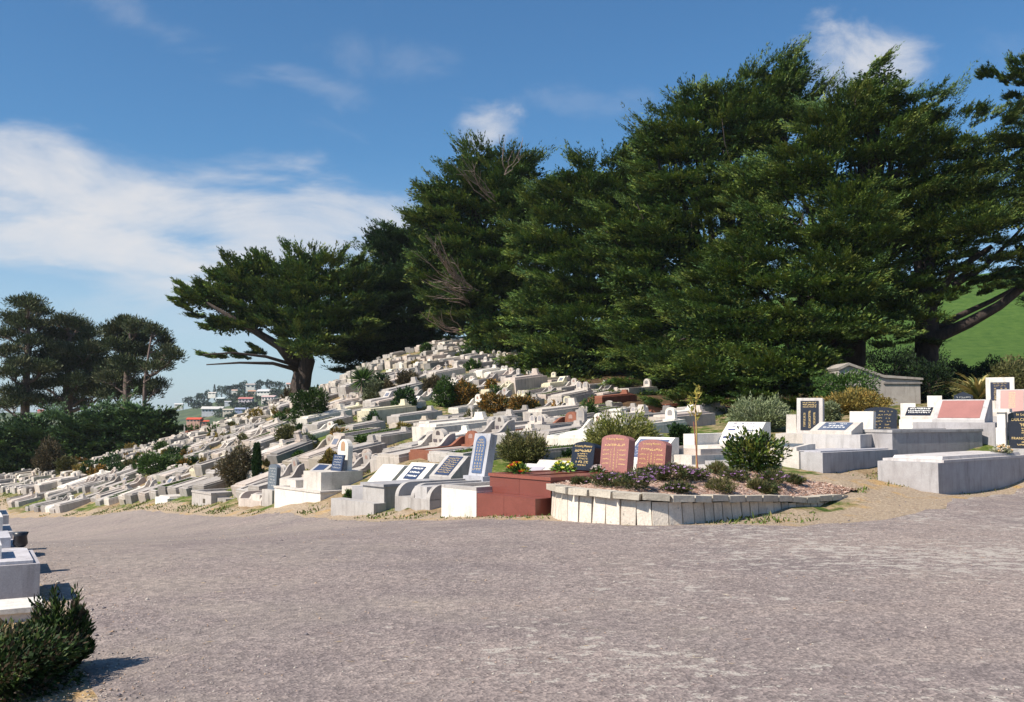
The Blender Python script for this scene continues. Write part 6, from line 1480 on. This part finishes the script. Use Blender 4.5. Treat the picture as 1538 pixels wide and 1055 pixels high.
# ------------------------------------------------------------------ sky, sun, camera
SUN_EL, SUN_AZ = R(46), math.atan2(-.84, -.54)     # toward the sun: behind the camera's left shoulder
def build_light():
    w = bpy.data.worlds.new('World'); bpy.context.scene.world = w; w.use_nodes = True; nt = w.node_tree; k = N(nt); bg = nt.nodes['Background']
    sky = nt.nodes.new('ShaderNodeTexSky'); sky.sky_type = 'NISHITA'; sky.sun_disc = False; sky.sun_elevation = SUN_EL; sky.sun_rotation = SUN_AZ
    sky.air_density = 1.0; sky.dust_density = .6; sky.ozone_density = 2.0; sky.altitude = 100
    tc = nt.nodes.new('ShaderNodeTexCoord'); v = tc.outputs['Generated']; sx = nt.nodes.new('ShaderNodeSeparateXYZ'); k.l(v, sx.inputs[0])
    az = k.math('ARCTAN2', sx.outputs[0], sx.outputs[1]); el = k.math('ARCSINE', sx.outputs[2])
    cb = nt.nodes.new('ShaderNodeCombineXYZ'); k.l(az, cb.inputs[0]); k.l(k.math('MULTIPLY', el, 1.0), cb.inputs[1])
    # wispy structure drawn out along the wind
    mp = nt.nodes.new('ShaderNodeMapping'); mp.inputs['Rotation'].default_value = (0, 0, R(12)); mp.inputs['Scale'].default_value = (3.2, 9, 1); k.l(cb.outputs[0], mp.inputs['Vector'])
    n1 = k.noise(mp.outputs[0], 1.6, 7, .58, .4); n2 = k.noise(k.map(cb.outputs[0], (7, 10, 1), (3, 1, 0)), 1.4, 8, .6, .3)
    def blob(a0, e0, ra, re, rot=0.0, strength=1.0, noise=n1, nk=1.6, edge=(-.1, 1.15)):
        """cloud mass centred on an azimuth and elevation of the sky"""
        da = k.math('SUBTRACT', az, a0); de = k.math('SUBTRACT', el, e0); c, s = math.cos(rot), math.sin(rot)
        x = k.math('DIVIDE', k.math('ADD', k.math('MULTIPLY', da, c), k.math('MULTIPLY', de, s)), ra); y = k.math('DIVIDE', k.math('SUBTRACT', k.math('MULTIPLY', de, c), k.math('MULTIPLY', da, s)), re)
        r = k.math('SQRT', k.math('ADD', k.math('MULTIPLY', x, x), k.math('MULTIPLY', y, y)))
        f = k.math('ADD', k.math('SUBTRACT', 1.0, r), k.math('MULTIPLY', k.math('SUBTRACT', noise, .5), nk*3.2))
        mr = nt.nodes.new('ShaderNodeMapRange'); mr.interpolation_type = 'SMOOTHSTEP'; mr.inputs['From Min'].default_value = edge[0]; mr.inputs['From Max'].default_value = edge[1]; k.l(f, mr.inputs['Value'])
        return k.math('MULTIPLY', mr.outputs[0], strength)
    def pa(px, py): return math.atan((px-CX)/F), math.atan((HY-py)/F*math.cos(math.atan((px-CX)/F)))
    specs = [(pa(110,285), .38, .046, -.10, .92, n1, .9), (pa(410,345), .17, .042, -.10, .8, n1, .8), (pa(60,250), .12, .03, -.15, .6, n1, 1.0), (pa(250,385), .38, .022, -.06, .55, n1, 1.3), (pa(80,350), .2, .03, -.02, .45, n1, 1.2),
             (pa(180,425), .22, .012, -.1, .45, n1, 1.2), (pa(300,470), .3, .02, 0, .3, n1, 1.5), (pa(480,120), .09, .012, -.2, .22, n1, 1.9), (pa(210,25), .12, .018, -.35, .2, n1, 2.0), (pa(600,75), .08, .03, .1, .10, n2, 2.0),
             (pa(735,195), .036, .022, 0, .7, n2, .9), (pa(1260,110), .055, .032, .35, .7, n2, 1.0), (pa(1340,80), .05, .028, 0, .6, n2, 1.0), (pa(870,145), .07, .012, 0, .10, n2, 2), (pa(1500,60), .1, .02, 0, .08, n2, 2)]
    tot = None
    for (c, ra, re, rot, st, nz, nk) in specs:
        m = blob(c[0], c[1], ra*1.15, re*1.25, rot, st, nz, nk, (-.1, 1.15) if st > .4 else (0, 1.9)); inv = k.math('SUBTRACT', 1.0, m); tot = inv if tot is None else k.math('MULTIPLY', tot, inv)
    cov = k.math('SUBTRACT', 1.0, tot)
    cov = k.math('MULTIPLY', cov, k.math('ADD', .50, k.math('MULTIPLY', n2, .85)), clamp=True)
    base = k.mix(1.0, sky.outputs[0], SKYTINT, 'MULTIPLY')
    # paler toward the horizon
    hz = nt.nodes.new('ShaderNodeMapRange'); hz.interpolation_type = 'SMOOTHSTEP'; hz.inputs['From Min'].default_value = .26; hz.inputs['From Max'].default_value = -.02; hz.inputs['To Max'].default_value = .55; k.l(el, hz.inputs['Value'])
    base = k.mix(hz.outputs[0], base, HZCOL)
    c = k.mix(cov, base, CLOUD)
    k.l(c, bg.inputs['Color']); bg.inputs['Strength'].default_value = SKYSTR
    s = bpy.data.lights.new('sun', 'SUN'); s.energy = SUNSTR; s.angle = R(.55); s.color = (1, .91, .79); o = bpy.data.objects.new('sun', s); link(o)
    d = Vector((math.sin(SUN_AZ)*math.cos(SUN_EL), math.cos(SUN_AZ)*math.cos(SUN_EL), math.sin(SUN_EL)))
    o.rotation_euler = d.to_track_quat('Z', 'Y').to_euler()
def build_camera():
    cd = bpy.data.cameras.new('camera'); cd.sensor_width = 36; cd.lens = F/1538*36; cd.clip_end = 20000; cd.clip_start = .05
    o = bpy.data.objects.new('camera', cd); link(o); o.location = (0, 0, EYE); o.rotation_euler = (R(90)+PITCH, 0, 0); bpy.context.scene.camera = o
    sc = bpy.context.scene; sc.view_settings.view_transform = 'Standard'; sc.view_settings.look = 'None'; sc.view_settings.exposure = EXPO; sc.view_settings.gamma = 1
    sc.cycles.use_denoising = True; sc.cycles.max_bounces = 5; sc.cycles.transparent_max_bounces = 4; sc.cycles.caustics_reflective = False; sc.cycles.caustics_refractive = False
SKYTINT = (.45, .75, .94); HZCOL = (5.3, 5.85, 6.7); CLOUD = (5.9, 5.85, 5.95); SKYSTR = .082; SUNSTR = 4.3; EXPO = .72

def build_haze():
    """thin sea haze filling the air from the camera to the far hill"""
    o = B().box(-900, 900, -60, 760, -20, 46).build('haze', None)
    o.data.materials.clear(); m = bpy.data.materials.new('sea_haze'); m.use_nodes = True; nt = m.node_tree; nt.nodes.clear()
    out = nt.nodes.new('ShaderNodeOutputMaterial'); v = nt.nodes.new('ShaderNodeVolumePrincipled'); v.inputs['Color'].default_value = (.82,.88,.96,1); v.inputs['Density'].default_value = HAZE; v.inputs['Anisotropy'].default_value = .2
    nt.links.new(v.outputs[0], out.inputs['Volume']); o.data.materials.append(m); tag(o, 'thin pale haze softening the far hillside', 'haze', kind='stuff')
HAZE = .00017
# ------------------------------------------------------------------ build everything
import time, os
_t = time.time()
def step(f, *a):
    global _t
    f(*a); print('STEP', f.__name__, round(time.time()-_t, 1)); _t = time.time()
step(build_light); step(build_camera); step(build_ground)
step(register_shrubs); step(build_front); step(build_planter); step(build_right); step(build_left)
step(build_hill); step(label_hill); step(build_grass); step(build_gravel); step(build_shrubs); step(build_far)
step(build_trees, 1.0)
step(build_haze)
